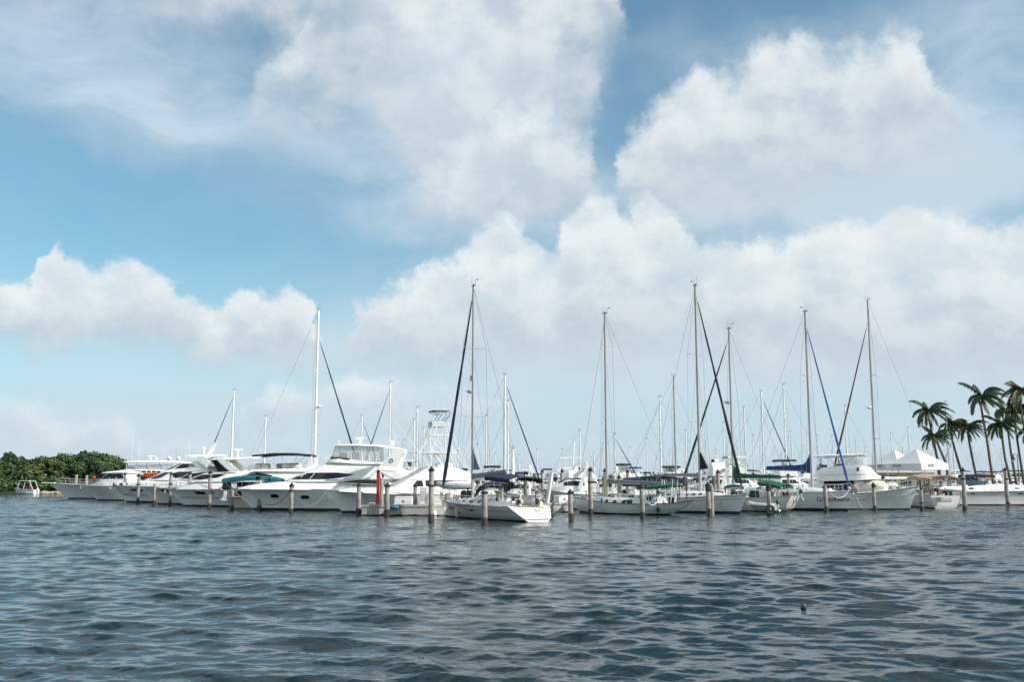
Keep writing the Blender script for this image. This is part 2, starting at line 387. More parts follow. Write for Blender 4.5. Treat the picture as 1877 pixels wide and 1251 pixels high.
    def build1(s, name, mats, parent=None, smooth=35, loc=None):
        me = bpy.data.meshes.new(name); me.from_pydata(s.v, [], s.f)
        if not isinstance(mats, (list, tuple)): mats = [mats]
        for m in mats: me.materials.append(m)
        if len(mats) > 1: me.polygons.foreach_set('material_index', np.array(s.mi, np.int32))
        if smooth:
            me.polygons.foreach_set('use_smooth', np.ones(len(me.polygons), bool)); me.update()
            me.set_sharp_from_angle(angle=R(smooth))
        me.update()
        bm = bmesh.new(); bm.from_mesh(me); bmesh.ops.recalc_face_normals(bm, faces=bm.faces); bm.to_mesh(me); bm.free()
        o = bpy.data.objects.new(name, me); COL.objects.link(o)
        if parent is not None: o.parent = parent
        if loc is not None: o.location = loc
        return o
def tag(o, label, cat, group=None, kind=None):
    o['label'] = label; o['category'] = cat
    if group: o['group'] = group
    if kind: o['kind'] = kind
    return o
def thing(name, label, cat, loc=(0,0,0), rz=0.0, group=None):
    o = bpy.data.objects.new(name, None); COL.objects.link(o); o.location = loc; o.rotation_euler = (0,0,rz); o.empty_display_size = .3
    return tag(o, label, cat, group)
def copy_thing(root, loc, rz=None, label=None, scale=None):
    r = root.copy(); COL.objects.link(r); r.location = loc
    if rz is not None: r.rotation_euler = (0,0,rz)
    if label: r['label'] = label
    if scale: r.scale = scale
    for ch in list(root.children):
        c = ch.copy(); COL.objects.link(c); c.parent = r
        for g in list(ch.children): d = g.copy(); COL.objects.link(d); d.parent = c
    return r
def text_mesh(txt, size, thick=.008):
    cu = bpy.data.curves.new('lettering', 'FONT'); cu.body = txt; cu.size = size; cu.extrude = thick; cu.align_x = 'CENTER'; cu.align_y = 'CENTER'; cu.resolution_u = 3
    ob = bpy.data.objects.new('lettering', cu); COL.objects.link(ob); bpy.context.view_layer.update()
    me = bpy.data.meshes.new_from_object(ob.evaluated_get(bpy.context.evaluated_depsgraph_get()))
    bpy.data.objects.remove(ob); bpy.data.curves.remove(cu); return me
def interp(pts, x):
    """pts sorted by first value"""
    if x <= pts[0][0]: return pts[0][1]
    for (a, b_) in zip(pts, pts[1:]):
        if x <= b_[0]: t = (x-a[0])/max(1e-9, b_[0]-a[0]); return a[1]+(b_[1]-a[1])*t
    return pts[-1][1]
def sm(t): t = min(1, max(0, t)); return t*t*(3-2*t)

# ------------------------------------------------------------------ surfaces of boats
class Shell:
    """lofted superstructure: stations (x, base half width, top half width, z base, z top), superellipse section"""
    def __init__(s, st, n=6.0):
        s.st = sorted(st); s.n = n
    def par(s, x):
        return [interp([(q[0], q[i]) for q in s.st], x) for i in (1, 2, 3, 4)]
    def pt(s, x, ph, side):
        wb, wt, zb, zt = s.par(x); n = s.n; a = math.sin(ph)**(2/n) if ph > 0 else 0; b_ = math.cos(ph)**(2/n) if ph < math.pi/2-1e-6 else 0
        return (x, side*(wb+(wt-wb)*a)*b_, zb+(zt-zb)*a)
    def y(s, x, z):
        wb, wt, zb, zt = s.par(x); v = min(.995, max(0, (z-zb)/max(.01, zt-zb))); return (wb+(wt-wb)*v)*(1-v**s.n)**(1/s.n)
    def top(s, x, y):
        wb, wt, zb, zt = s.par(x); k = min(.999, abs(y)/max(.01, wt)); v = (1-k**s.n)**(1/s.n); return zb+(zt-zb)*v
    def mb(s, mb=None, mi=0, sub=2):
        mb = mb or MB(); xs = []
        for a, b_ in zip(s.st, s.st[1:]): xs += [a[0]+(b_[0]-a[0])*i/sub for i in range(sub)]
        xs.append(s.st[-1][0]); ph = [0, .12, .3, .55, .85, 1.1, 1.3, 1.45, math.pi/2]
        P = [[s.pt(x, p, 1) for p in ph] + [s.pt(x, p, -1) for p in ph[-2::-1]] for x in xs]
        mb.grid(P, mi); k = len(mb.v); n = len(P[0])
        mb.f += [tuple(range(k-n, k)), tuple(range(k-n*len(P)+n-1, k-n*len(P)-1, -1))]; mb.mi += [mi, mi]
        # close the underside
        mb.grid([[P[i][0], P[i][-1]] for i in range(len(P))], mi)
        return mb
    def side(s, cols, off=.02, sides=(1, -1), rows=3, mb=None, mi=0):
        """cols [(x, z low, z high)]: panel lying on the side"""
        mb = mb or MB()
        for sd in sides:
            P = []
            for (x, a, b_) in cols:
                P.append([(x, sd*(s.y(x, a+(b_-a)*i/rows)+off), a+(b_-a)*i/rows) for i in range(rows+1)])
            mb.grid(P, mi)
        return mb
    def front(s, x0, x1, w, off=.03, mb=None, mi=0, nx=4, y0=None):
        mb = mb or MB(); y0 = -w if y0 is None else y0
        P = [[(x0+(x1-x0)*i/nx, y0+(w-y0)*j/6, s.top(x0+(x1-x0)*i/nx, y0+(w-y0)*j/6)+off) for j in range(7)] for i in range(nx+1)]
        return mb.grid(P, mi)

class Hull:
    def __init__(s, stem, stern, sheer, beam, bs=.85, tm=.42, pw=2.2, wl=.86, wlb=.45, flare=1.3, draft=.5):
        # stem / stern: [(z, x)] ascending z;  sheer [(x, z)] ascending x
        s.stem = sorted(stem); s.stern = sorted(stern); s.sheer = sorted(sheer); s.B = beam; s.bs = bs; s.tm = tm; s.pw = pw; s.wl = wl; s.wlb = wlb; s.fl = flare; s.draft = draft
        zt = max(z for x, z in sheer); s.zmax = zt
    def ends(s, z): return interp(s.stern, z), interp(s.stem, z)
    def hb(s, t):
        if t < s.tm: return s.B/2*(1-(1-s.bs)*((s.tm-t)/s.tm)**1.6)
        k = (t-s.tm)/(1-s.tm); return s.B/2*max(0, 1-k**s.pw)
    def w(s, t, q):
        if q >= 0: base = s.wl + (s.wlb-s.wl)*sm((t-.35)/.65); return base+(1-base)*min(1, q)**s.fl
        base = s.wl + (s.wlb-s.wl)*sm((t-.35)/.65); return base*max(0, 1+q)**.6
    def pt(s, t, q, side, off=0):
        """t 0 stern..1 bow, q height fraction 0 waterline..1 sheer (negative below water)"""
        a1, b1 = s.ends(s.zmax); 
        # find z on the sheer at this t (ends depend on z): iterate
        z = s.zmax*q if q > 0 else s.draft*q
        for _ in range(4):
            a, b_ = s.ends(max(z, 0)); x = a+(b_-a)*t
            zs = interp(s.sheer, x) if q > 0 else 0
            if q > 0:
                z = zs*q
        if q < 0: a, b_ = s.ends(0); b_ -= .6*(-q); x = a+(b_-a)*t; z = s.draft*q
        y = s.hb(t)*s.w(t, q)
        return (x, side*(y+off), z)
    def y(s, x, z):
        a, b_ = s.ends(z); t = min(1, max(0, (x-a)/(b_-a))); q = z/max(.1, interp(s.sheer, x)); return s.hb(t)*s.w(t, q)
    def mb(s, nt=26, boot=.10):
        boot += .09; mb = MB(); ts = [1-(1-i/nt)**1.5 for i in range(nt+1)]
        zr = s.zmax; qs = [-1, -.5, 0, boot/zr*.5, boot/zr, .25, .4, .55, .7, .85, .95, 1.0]
        rows = {}
        for sd in (1, -1):
            P = [[s.pt(t, q, sd) for t in ts] for q in qs]
            rows[sd] = P
            for i in range(len(P)-1): mb.grid([P[i], P[i+1]], 1 if qs[i+1] <= boot/zr+1e-6 else 0)
        # transom
        mb.grid([[rows[1][i][0], rows[-1][i][0]] for i in range(len(qs))], 0)
        # deck a little below the sheer
        D = []
        for t, a, b_ in zip(ts, rows[1][-1], rows[-1][-1]):
            c = (a[0], 0, a[2]-.04+.05*min(1, a[1])); D.append([(a[0], a[1]*.985, a[2]-.05), c, (b_[0], b_[1]*.985, b_[2]-.05)])
        mb.grid(D, 2)
        return mb
    def line(s, q0, q1, mi_t=(0, 1), r=.03, off=.0, n=24, both=True, mb=None):
        mb = mb or MB()
        for sd in ((1, -1) if both else (1,)):
            mb.tube([s.pt(mi_t[0]+(mi_t[1]-mi_t[0])*i/n, q0+(q1-q0)*i/n, sd, off) for i in range(n+1)], r, 5)
        return mb
    def stripe(s, t0, t1, q0, q1, mb=None, off=.008, n=20, mi=0, sides=(1,-1)):
        mb = mb or MB()
        for sd in sides: mb.grid([[s.pt(t0+(t1-t0)*i/n, q, sd, off) for i in range(n+1)] for q in (q0, (q0+q1)/2, q1)], mi)
        return mb
    def side(s, cols, off=.012, sides=(1,-1), rows=3, mb=None, mi=0):
        return Shell.side(s, cols, off, sides, rows, mb, mi)

def oval(cx, cz, a, h, n=8, sq=.5):
    c = []
    for i in range(n+1):
        u = -1+2*i/n; k = (1-abs(u)**(2/sq if sq else 2))**(sq/2 if sq else .5) if abs(u) < 1 else .05
        c.append((cx+a*u, cz-h*max(k, .08), cz+h*max(k, .08)))
    return c
def quadcols(p, n=6):
    """p: low-left, low-right, top-right, top-left (x,z) -> columns"""
    (x0, z0), (x1, z1), (x2, z2), (x3, z3) = p; c = []
    for i in range(n+1):
        t = i/n; xb = x0+(x1-x0)*t; xt = x3+(x2-x3)*t; c.append(((xb+xt)/2, z0+(z1-z0)*t, z3+(z2-z3)*t))
    return c
def polycols(poly, n=14):
    """columns of a convex-in-z polygon [(x,z)]"""
    xs = [p[0] for p in poly]; x0, x1 = min(xs), max(xs); out = []; e = (x1-x0)*.002
    for i in range(n+1):
        x = x0+e+(x1-x0-2*e)*i/n; zs = []
        for a, b_ in zip(poly, poly[1:]+poly[:1]):
            if (a[0]-x)*(b_[0]-x) <= 0 and a[0] != b_[0]: zs.append(a[1]+(b_[1]-a[1])*(x-a[0])/(b_[0]-a[0]))
        if len(zs) >= 2: out.append((x, min(zs), max(zs)))
    return out

class Boat:
    def __init__(s, name, label, cat, bow, stern, group=None):
        """bow, stern: (photo x, distance)"""
        b3 = at(bow[0], 925, bow[1]); s3 = at(stern[0], 925, stern[1]); b2 = Vector((b3.x, b3.y, 0)); s2 = Vector((s3.x, s3.y, 0))
        s.o = (b2+s2)/2; s.ax = (b2-s2).normalized(); s.n = Vector((-s.ax.y, s.ax.x, 0)); s.L = (b2-s2).length
        s.rz = math.atan2(s.ax.y, s.ax.x); s.root = thing(name, label, cat, s.o, s.rz, group)
        s.near = 1 if s.n.y < 0 else -1
    def P(s, px, py, off=0.0):
        """local (x,z) of the photo point, on the boat's lengthwise plane moved by off towards the viewer"""
        r = ray(px, py); c = Vector((0, 0, CAM_H)); o = s.o + s.n*(s.near*off)
        t = (o-c).dot(s.n)/r.dot(s.n); p = c+r*t-s.o; return (p.dot(s.ax), p.z)
    def PP(s, pts, off=0.0): return [s.P(x, y, off) for x, y in pts]
    def part(s, name, mb, m, parent=None, smooth=35): return mb.build(name, m, parent or s.root, smooth)
    def hull(s, sheer, stem, stern, beam, off=None, mats=(None, None, None), boot=.10, rub=True, rubmat=None, **k):
        """all outlines in photo positions"""
        off = beam*.35 if off is None else off
        sh = [s.P(x, y, off) for x, y in sheer]; st = [s.P(x, y, 0) for x, y in stem]; sn = [s.P(x, y, off*.8) for x, y in stern]
        return s.hull_m(sh, [(z, x) for x, z in st], [(z, x) for x, z in sn], beam, mats, boot, rub, rubmat, **k)
    def hull_m(s, sheer, stem, stern, beam, mats=(None, None, None), boot=.10, rub=True, rubmat=None, **k):
        s.h = Hull(stem, stern, sheer, beam, **k)
        s.hull_o = s.part('hull', s.h.mb(boot=boot), [mats[0] or GEL, mats[1] or BOOT, mats[2] or DECK])
        if rub: s.part('rub_rail', s.h.line(1.0, 1.0, r=.035, off=.01), rubmat or RUB, s.hull_o)
        return s.h
    def deckz(s, x): return interp(s.h.sheer, x)
    def rail(s, x0, x1, hgt=.65, n=7, inset=.08, r=.016, wires=2, name='railing', m=None, h1=None, close=False):
        mb = MB(); tp = {1: [], -1: []}
        for i in range(n+1):
            x = x0+(x1-x0)*i/n; z = s.deckz(x); hh = hgt+((h1 if h1 else hgt)-hgt)*i/n
            y = max(0.04, s.h.y(x, z*.99)-inset)
            for sd in (1, -1):
                a = Vector((x, sd*y, z-.04)); b_ = Vector((x, sd*(y+.03), z+hh)); mb.tube([a, b_], r, 5); tp[sd].append(b_)
        for sd in (1, -1):
            mb.tube(tp[sd], r*1.1, 5)
            for w in range(1, wires): mb.tube([p-Vector((0, 0, hgt*w/wires)) for p in tp[sd]], r*.55, 4)
        if close: mb.tube([tp[1][-1], (tp[1][-1]+tp[-1][-1])/2+Vector((.12, 0, .0)), tp[-1][-1]], r*1.1, 5)
        return s.part(name, mb, m or STEEL)
    def cleats(s, xs):
        for x in xs:
            mb = MB()
            for sd in (1, -1):
                z = s.deckz(x); y = s.h.y(x, z*.99)-.12; mb.tube([(x-.14, sd*y, z+.06), (x+.14, sd*y, z+.06)], .025, 5); mb.tube([(x-.05, sd*y, z-.03), (x-.05, sd*y, z+.06)], .02, 5); mb.tube([(x+.05, sd*y, z-.03), (x+.05, sd*y, z+.06)], .02, 5)
            s.part('cleat', mb, STEEL)
    def fender(s, x, label, q=.45, hgt=.62, r=.11, m=None, side=None):
        sd = s.near if side is None else side; z = s.deckz(x); zc = z*q; y = s.h.y(x, zc)+r+.02
        mb = MB(); mb.tube([(x, sd*y, zc-hgt/2-.06), (x, sd*y, zc-hgt/2), (x, sd*y, zc-hgt/2+.1), (x, sd*y, zc+hgt/2-.1), (x, sd*y, zc+hgt/2), (x, sd*y, zc+hgt/2+.07)], [.03, r*.6, r, r, r*.6, .03], 9)
        o = mb.build('boat_fender', m or FENDW, None); o.matrix_world = s.root_matrix(); tag(o, label, 'fender')
        rp = MB().tube([(x, sd*(y-.03), zc+hgt/2), (x, sd*(s.h.y(x, z*.98)+.02), z+.1)], .012, 4); ro = rp.build('fender_rope', ROPEW, o)
        return o
    def root_matrix(s): return Matrix.Translation(s.o) @ Matrix.Rotation(s.rz, 4, 'Z')
    def antenna(s, x, y, z, h, lean=0.0, m=None):
        s.part('antenna', MB().tube([(x, y, z), (x-lean, y, z+h)], .022, 5, .010), m or WMAST)
    def dome(s, x, y, z, r=.28, st=.25):
        mb = MB().tube([(x, y, z), (x, y, z+st)], r*.4, 8); mb.ball((x, y, z+st+r*.75), (r, r, r*1.0), 12, 8, v0=-.75); s.part('radar_dome', mb, GEL)
    def open_array(s, x, y, z, st=.35, w=1.1, a=.4):
        mb = MB().tube([(x, y, z), (x, y, z+st)], .13, 8, .09); mb.box((x, y, z+st+.10), (.34, .30, .20), r=.05); s.part('radar_pedestal', mb, GEL)
        s.part('radar_scanner', MB().box((x, y, z+st+.27), (w*math.cos(a)+.1, .12, .11), a, .03), GEL)
    def rig(s, mx, zf, zt, r=.09, mm=None, spr=(), fore=None, furl=None, furl_r=.10, furl_top=.96, aft=None, boom=None, cover=None, cov_h=.38, cov_rise=.5, sprw=1.1, chain=.0, radar=None, gear=1.0, backstay=True, furl_bottom=.03, fz=None, inner=None):
        mm = mm or ALU
        s.part('mast', MB().tube([(mx, 0, zf), (mx, 0, (zf+zt)/2), (mx, 0, zt)], r, 10, r*.8), mm)
        top = Vector((mx, 0, zt))
        if gear:
            g = MB().tube([(mx-.25*gear, 0, zt+.02), (mx+.25*gear, 0, zt+.02)], .04*gear, 5); g.tube([(mx+.15, .05, zt), (mx+.15, .05, zt+.75*gear)], .012, 4); g.tube([(mx-.2, -.04, zt), (mx-.2, -.04, zt+.4*gear)], .012, 4)
            g.tube([(mx-.45*gear, -.04, zt+.42*gear), (mx+.02, -.04, zt+.40*gear)], .012, 4); g.ball((mx-.42*gear, -.04, zt+.44*gear), (.09*gear, .05, .05), 6, 4); g.ball((mx, .0, zt+.12), .06, 6, 4); s.part('masthead_gear', g, DARKM)
        w = MB(); ch = s.h.B/2*.9; tips = {}
        for z in spr:
            k = sprw*(1-.3*(z-zf)/(zt-zf)); m2 = MB()
            for sd in (1, -1): m2.tube([(mx, 0, z), (mx-.18, sd*k, z+.06)], .035, 5, .022); tips.setdefault(sd, []).append(Vector((mx-.18, sd*k, z+.06)))
            s.part('spreader', m2, mm)
        for sd in (1, -1):
            tp = tips.get(sd, []); dk = Vector((mx-.1, sd*ch, s.deckz(mx)))
            w.tube([dk]+tp+[top-Vector((0, 0, .15))], .012, 4)
            for z in spr: w.tube([(mx+.25*(1 if z == spr[0] else -1), sd*ch*.95, s.deckz(mx)), (mx, 0, z-.05)], .010, 4)
        if aft and backstay: w.tube([(aft[0], 0, aft[1]), top], .012, 4)
        if fore: w.tube([(fore[0], 0, fore[1]), (mx, 0, zf+(zt-zf)*furl_top)], .014, 4)
        s.part('rigging', w, WIRE)
        if furl and fore:
            a = Vector((fore[0], 0, fore[1])); b_ = Vector((mx, 0, zf+(zt-zf)*furl_top)); pts = []; rs = []
            for i in range(15):
                t = furl_bottom+(.95-furl_bottom)*i/14; pts.append(a.lerp(b_, t)); rs.append(furl_r*(1-.62*i/14)*(1+.10*math.sin(i*1.9))*(.55 if i in (0, 14) else 1))
            s.part('furled_sail', MB().tube(pts, rs, 7), furl)
            s.part('furling_drum', MB().tube([a.lerp(b_, .004), a.lerp(b_, .018)], .11, 8), STEEL)
        if inner: s.part('furled_staysail', MB().tube([(inner[0], 0, inner[1]), (mx, 0, inner[2])], .06, 6, .03), inner[3])
        if boom:
            x1, z1, z0 = boom[0], boom[1], boom[2]   # end x, z at end, z at mast
            bo = s.part('boom', MB().tube([(mx-.05*(1 if x1 < mx else -1), 0, z0), (x1, 0, z1)], .075, 8), mm)
            if cover:
                n = 16; P = []
                for i in range(n+1):
                    t = i/n; x = mx+(x1-mx)*(t*.97+.0); z = z0+(z1-z0)*t
                    h = cov_h*(1-.45*t)+cov_rise*max(0, 1-t*4.5)**2; wd = .17*(1-.3*t)*(1+.06*math.sin(i*2.1))
                    h *= 1+.05*math.sin(i*1.7+1); P.append([(x, wd*.55*math.sin(a)*(1.3 if math.cos(a) < 0 else .9), z+h*.42+(h*.58)*math.cos(a)) for a in [2*math.pi*j/10 for j in range(10)]])
                mb = MB().grid(P, cu=True); mb.f += [tuple(range(10)), tuple(range(n*10+9, n*10-1, -1))]; mb.mi += [0, 0]
                s.part('sail_cover', mb, cover)
            s.part('boom_vang', MB().tube([(mx, 0, zf+.15), (mx+(x1-mx)*.25, 0, z0+(z1-z0)*.25)], .02, 5), WIRE)
        if radar:
            x, z = radar; mb = MB().tube([(mx, 0, z-.1), (x, 0, z-.12)], .04, 5); mb.ball((x, 0, z+.02), (.27, .27, .15), 10, 6); s.part('radar_dome', mb, GEL)
    def canopy(s, x0, x1, w, z, crown=.18, m=None, dz0=0., dz1=0., legs=True, legz=None, name='bimini', valance=.10, n=10, bx=None):
        """cloth top stretched over bows, with its frame as a sub-part"""
        P = []; 
        for i in range(n+1):
            t = i/n; x = x0+(x1-x0)*t; zz = z+dz0*(1-t)**2+dz1*t**2 - .03*abs(math.sin(t*math.pi*3))
            ys = [-1, -.99, -.75, -.4, 0, .4, .75, .99, 1]
            P.append([(x, w*u, zz+crown*(1-abs(u)**2.4) - (valance if abs(u) == 1 else 0)) for u in ys])
        mb = MB().grid(P)
        Q = [[(a, b_, c-.035) for a, b_, c in r] for r in P]; mb.grid(Q)
        mb.grid([P[0], Q[0]]); mb.grid([P[-1], Q[-1]])
        top = s.part(name, mb, m or NAVY)
        if legs:
            lz = legz if legz is not None else z-1.6; f = MB(); c = bx if bx is not None else (x0+x1)/2
            for sd in (1, -1):
                for t in (0.03, .35, .65, .97):
                    x = x0+(x1-x0)*t; f.tube([(c+(x-c)*.25, sd*w*1.0, lz), (x, sd*w*.97, z-.06+dz0*(1-t)**2+dz1*t**2)], .018, 5)
            for t in (0.03, .35, .65, .97):
                x = x0+(x1-x0)*t; f.tube([(x, w*u, z-.05+dz0*(1-t)**2+dz1*t**2+crown*(1-abs(u)**2.4)) for u in (-.97, -.6, 0, .6, .97)], .018, 5)
            s.part('canopy_frame', f, STEEL, top)
        return top
    def anchor(s, x, z):
        mb = MB().box((x-.25, 0, z), (.9, .22, .06), r=.02); mb.tube([(x-.3, 0, z+.06), (x+.3, 0, z-.02), (x+.22, 0, z-.28)], .03, 5); mb.add([(x+.25,0,z-.02),(x+.05,.16,z-.32),(x+.32,0,z-.36),(x+.05,-.16,z-.32)], [(0,1,2),(0,2,3),(1,2,3),(0,1,3)]); s.part('anchor', mb, STEEL)
    def letters(s, txt, size, x, z, m, off=.03, parent=None, width=None, surf=None, name='lettering', flip=False):
        me = text_mesh(txt, size); sd = s.near; sf = surf or s.h; xs = [v.co.x for v in me.vertices]; wd = max(xs)-min(xs); k = (width/wd) if width else 1.0
        for v in me.vertices:
            lx = v.co.x*k; X = x + lx*(-1 if s.ax.x < 0 else 1); Z = z+v.co.y; v.co = (X, sd*(sf.y(X, Z)+off+v.co.z), Z)
        me.materials.append(m); o = bpy.data.objects.new(name, me); COL.objects.link(o); o.parent = parent or s.root; return o
def outboard(b, x, y, z, tilt=0.0, m=None, low=None, sgn=-1, parent=None, sc=1.0):
    """cowling + leg + lower unit, hung behind x; sgn -1 = towards the stern"""
    r = b.part('outboard_motor', MB().box((x+sgn*.25*sc, y, z+.35*sc), (.55*sc, .36*sc, .55*sc), r=.10*sc, top=.8), m or DARKM)
    c, q = math.cos(tilt), math.sin(tilt)
    def T(dx, dz): return (x+sgn*(dx*c+(-dz)*q)*sc, y, z+(dz*c+dx*q)*sc)
    l = MB(); l.prism([T(.10,.1)[::2], T(.38,.1)[::2], T(.34,-.75)[::2], T(.14,-.75)[::2]], y-.07*sc, y+.07*sc); l.prism([T(.02,-.72)[::2], T(.50,-.72)[::2], T(.50,-.78)[::2], T(.02,-.78)[::2]], y-.16*sc, y+.16*sc)
    l.tube([T(.02,-.92), T(.45,-.92)], .07*sc, 7, .04*sc)
    b.part('lower_unit', l, low or LTGREY, r)
    p = MB()
    for a in (0, 2.09, 4.19):
        o = T(.50, -.92); p.add([o, (o[0]+.03, y+.17*sc*math.cos(a-.3), o[2]+.17*sc*math.sin(a-.3)), (o[0]-.03, y+.17*sc*math.cos(a+.4), o[2]+.17*sc*math.sin(a+.4))], [(0,1,2)])
    b.part('propeller', p, STEEL, r)
    return r

def gear(b, spots, seed=1, name='deck_gear'):
    """small things left about the decks: spots (x, side, z, size)"""
    g = random.Random(seed)
    for (x, y, z, n) in spots:
        for i in range(n):
            m = g.choice([BLACKC, BLACKC, NAVY, GREYC, WHITEC, TEAK, GREYC, CREAM, RUBBER, FENDW, DKGREEN, DARKM]); q = MB(); cx, cy = x+g.uniform(-.5,.5), y+g.uniform(-.3,.3); k = g.random()
            if k < .4: q.box((cx, cy, z+.15), (g.uniform(.2,.5), g.uniform(.2,.4), g.uniform(.2,.45)), g.uniform(0,3), .04)
            elif k < .75: q.ball((cx, cy, z+.15), (g.uniform(.12,.3), g.uniform(.12,.25), g.uniform(.12,.28)), 8, 6)
            else: q.tube([(cx, cy, z), (cx+g.uniform(-.1,.1), cy, z+g.uniform(.5,1.1))], g.uniform(.03,.07), 6)
            b.part(name, q, m)

# ------------------------------------------------------------------ motor yachts moored on the left, nearest last
LG = 'motor yachts moored bow out in the left row'
def cols(b, pts, off=2.0, n=14): return polycols(b.PP(pts, off), n)
def strip(b, top, bot, off=2.0, n=12):
    T = sorted(b.PP(top, off)); B = sorted(b.PP(bot, off)); x0 = max(T[0][0], B[0][0]); x1 = min(T[-1][0], B[-1][0])
    return [(x0+(x1-x0)*i/n, interp(B, x0+(x1-x0)*i/n), interp(T, x0+(x1-x0)*i/n)) for i in range(n+1)]
def shell(b, name, st, n=6.0, m=None, off=1.6, sub=2, parent=None):
    """st: (photo x, y base, y top, half width base, half width top)"""
    S = []
    for (px, yb, yt, wb, wt) in st:
        x, z = b.P(px, yb, off); z2 = b.P(px, yt, off)[1]; S.append((x, wb, wt, z, max(z2, z+.02)))
    sh = Shell(S, n); sh.o = b.part(name, sh.mb(sub=sub), m or GEL, parent); return sh
def panel(b, sh, name, c, m, parent=None, off=.02, sides=(1,-1)):
    return b.part(name, sh.side(c, off, sides), m, parent or getattr(sh, 'o', None) or b.root)
def mullions(b, sh, xs, z0, z1, lean=0.0, m=None, off=.035, w=.05, parent=None):
    mb = MB()
    for x in xs:
        for sd in (1, -1): mb.tube([(x, sd*(sh.y(x, z0)+off), z0), (x+lean, sd*(sh.y(x+lean, z1)+off), z1)], w, 4)
    b.part('window_mullion', mb, m or GEL, parent or sh.o)

# farthest long yacht
b = Boat('motor_yacht', 'big white flybridge yacht farthest left, long bow pulpit pointing at the trees', 'motor yacht', (90, 142), (345, 141), LG)
b.hull([(92,887),(130,889),(345,891)], [(90,887),(108,902),(125,914)], [(345,891),(348,914)], 5.0, flare=1.6, wlb=.3, bs=.9)
b.rail(b.P(105,887)[0], b.P(190,889)[0], .75, 8, wires=2, close=False)
b.part('bow_pulpit', MB().box((b.P(90,886)[0]+.1, 0, b.P(90,886)[1]), (1.9, .5, .12), r=.05), DECK)
s1 = shell(b, 'cabin', [(205,889,887,1.7,1.5),(226,889,872,2.1,1.9),(330,889,870,2.2,2.0)])
panel(b, s1, 'cabin_window', cols(b, [(222,874),(300,874),(298,882),(212,882)]), GLASS)
s2 = shell(b, 'flybridge', [(206,871,870,1.6,1.4),(214,871,863,1.9,1.8),(235,871,860,2.0,1.9),(325,871,861,2.0,1.9)])
panel(b, s2, 'flybridge_window', strip(b, [(245,863.3),(296,864)], [(243,866.4),(294,867)], 2.0), GLASS)
mullions(b, s2, [b.P(x,865,2)[0] for x in (258,268,277,286)], b.P(265,867,2)[1], b.P(265,863,2)[1])
s3 = shell(b, 'flybridge_screen', [(226,861,860,1.4,1.3),(232,861,853,1.6,1.4),(322,861,851,1.7,1.6)], m=CLEAR)
panel(b, s2, 'banner', strip(b, [(262,868.0),(300,867.5)], [(262,876),(300,875.5)], 2.15), RED, off=.06)
s2.y0 = s2.y; b.letters('CITY OF', .62, b.P(283,870.4,2)[0], b.P(283,871.6,2)[1], ORANGE, .14, surf=type('o', (), {'y': lambda s, x, z: 2.0})())
ht = shell(b, 'hardtop', [(224,848.5,847,1.5,1.3),(232,848.5,845,1.9,1.7),(300,848,844,1.9,1.7),(322,848.5,845,1.7,1.5)])
fr = MB()
for px in (232,250,275,300,318):
    x, z0 = b.P(px,862,1.8); z1 = b.P(px,847,1.8)[1]
    for sd in (1,-1): fr.tube([(x, sd*1.8, z0), (x+.15, sd*1.7, z1)], .035, 5)
b.part('hardtop_post', fr, STEEL)
for px, h in ((246,6.2),(259,5.6)): x, z = b.P(px,845); b.antenna(x, .9, z, h*.62)
x, z = b.P(276,844); b.open_array(x, 0, z, .3, 1.0); x, z = b.P(288,844); b.dome(x, .4, z, .2, .1)

b = Boat('motor_yacht', 'low white express yacht with a raked dark windscreen beside a red mooring ball', 'motor yacht', (150, 132), (285, 131), LG)
b.hull([(152,891),(200,892),(285,893)], [(150,890),(165,905),(178,917)], [(285,893),(287,918)], 4.4, flare=1.6, wlb=.3)
b.rail(b.P(160,890)[0], b.P(225,892)[0], .7, 7)
b.anchor(b.P(152,892)[0]+.1, b.P(152,892)[1]+.05)
s1 = shell(b, 'cabin', [(160,892,890,.8,.7),(178,892,881,1.6,1.4),(188,892,870,1.8,1.5),(205,892,866,1.9,1.6),(225,892,868,1.9,1.7),(240,892,882,1.9,1.7)])
panel(b, s1, 'cabin_window', cols(b, [(180,879),(190,870),(222,870),(226,878)]), GLASS)
mullions(b, s1, [b.P(x,874,2)[0] for x in (199,212)], b.P(200,879,2)[1], b.P(200,869,2)[1], .25)
shell(b, 'roof', [(184,868.5,867,1.4,1.2),(196,867.5,865,1.8,1.6),(222,867,863,1.9,1.7),(234,867.5,864.5,1.8,1.6)])
b.cleats([b.P(162,891)[0], b.P(215,892)[0]])
o = MB().ball((0,0,0), .25, 12, 9).build('mooring_ball', RED, loc=at(172,876,133.0)); tag(o, 'red inflatable ball hanging over the foredeck of a low white yacht', 'buoy'); MB().tube([(0,0,.22),(0,0,.36)], .07, 6).build('eyelet', RUBBER, o)

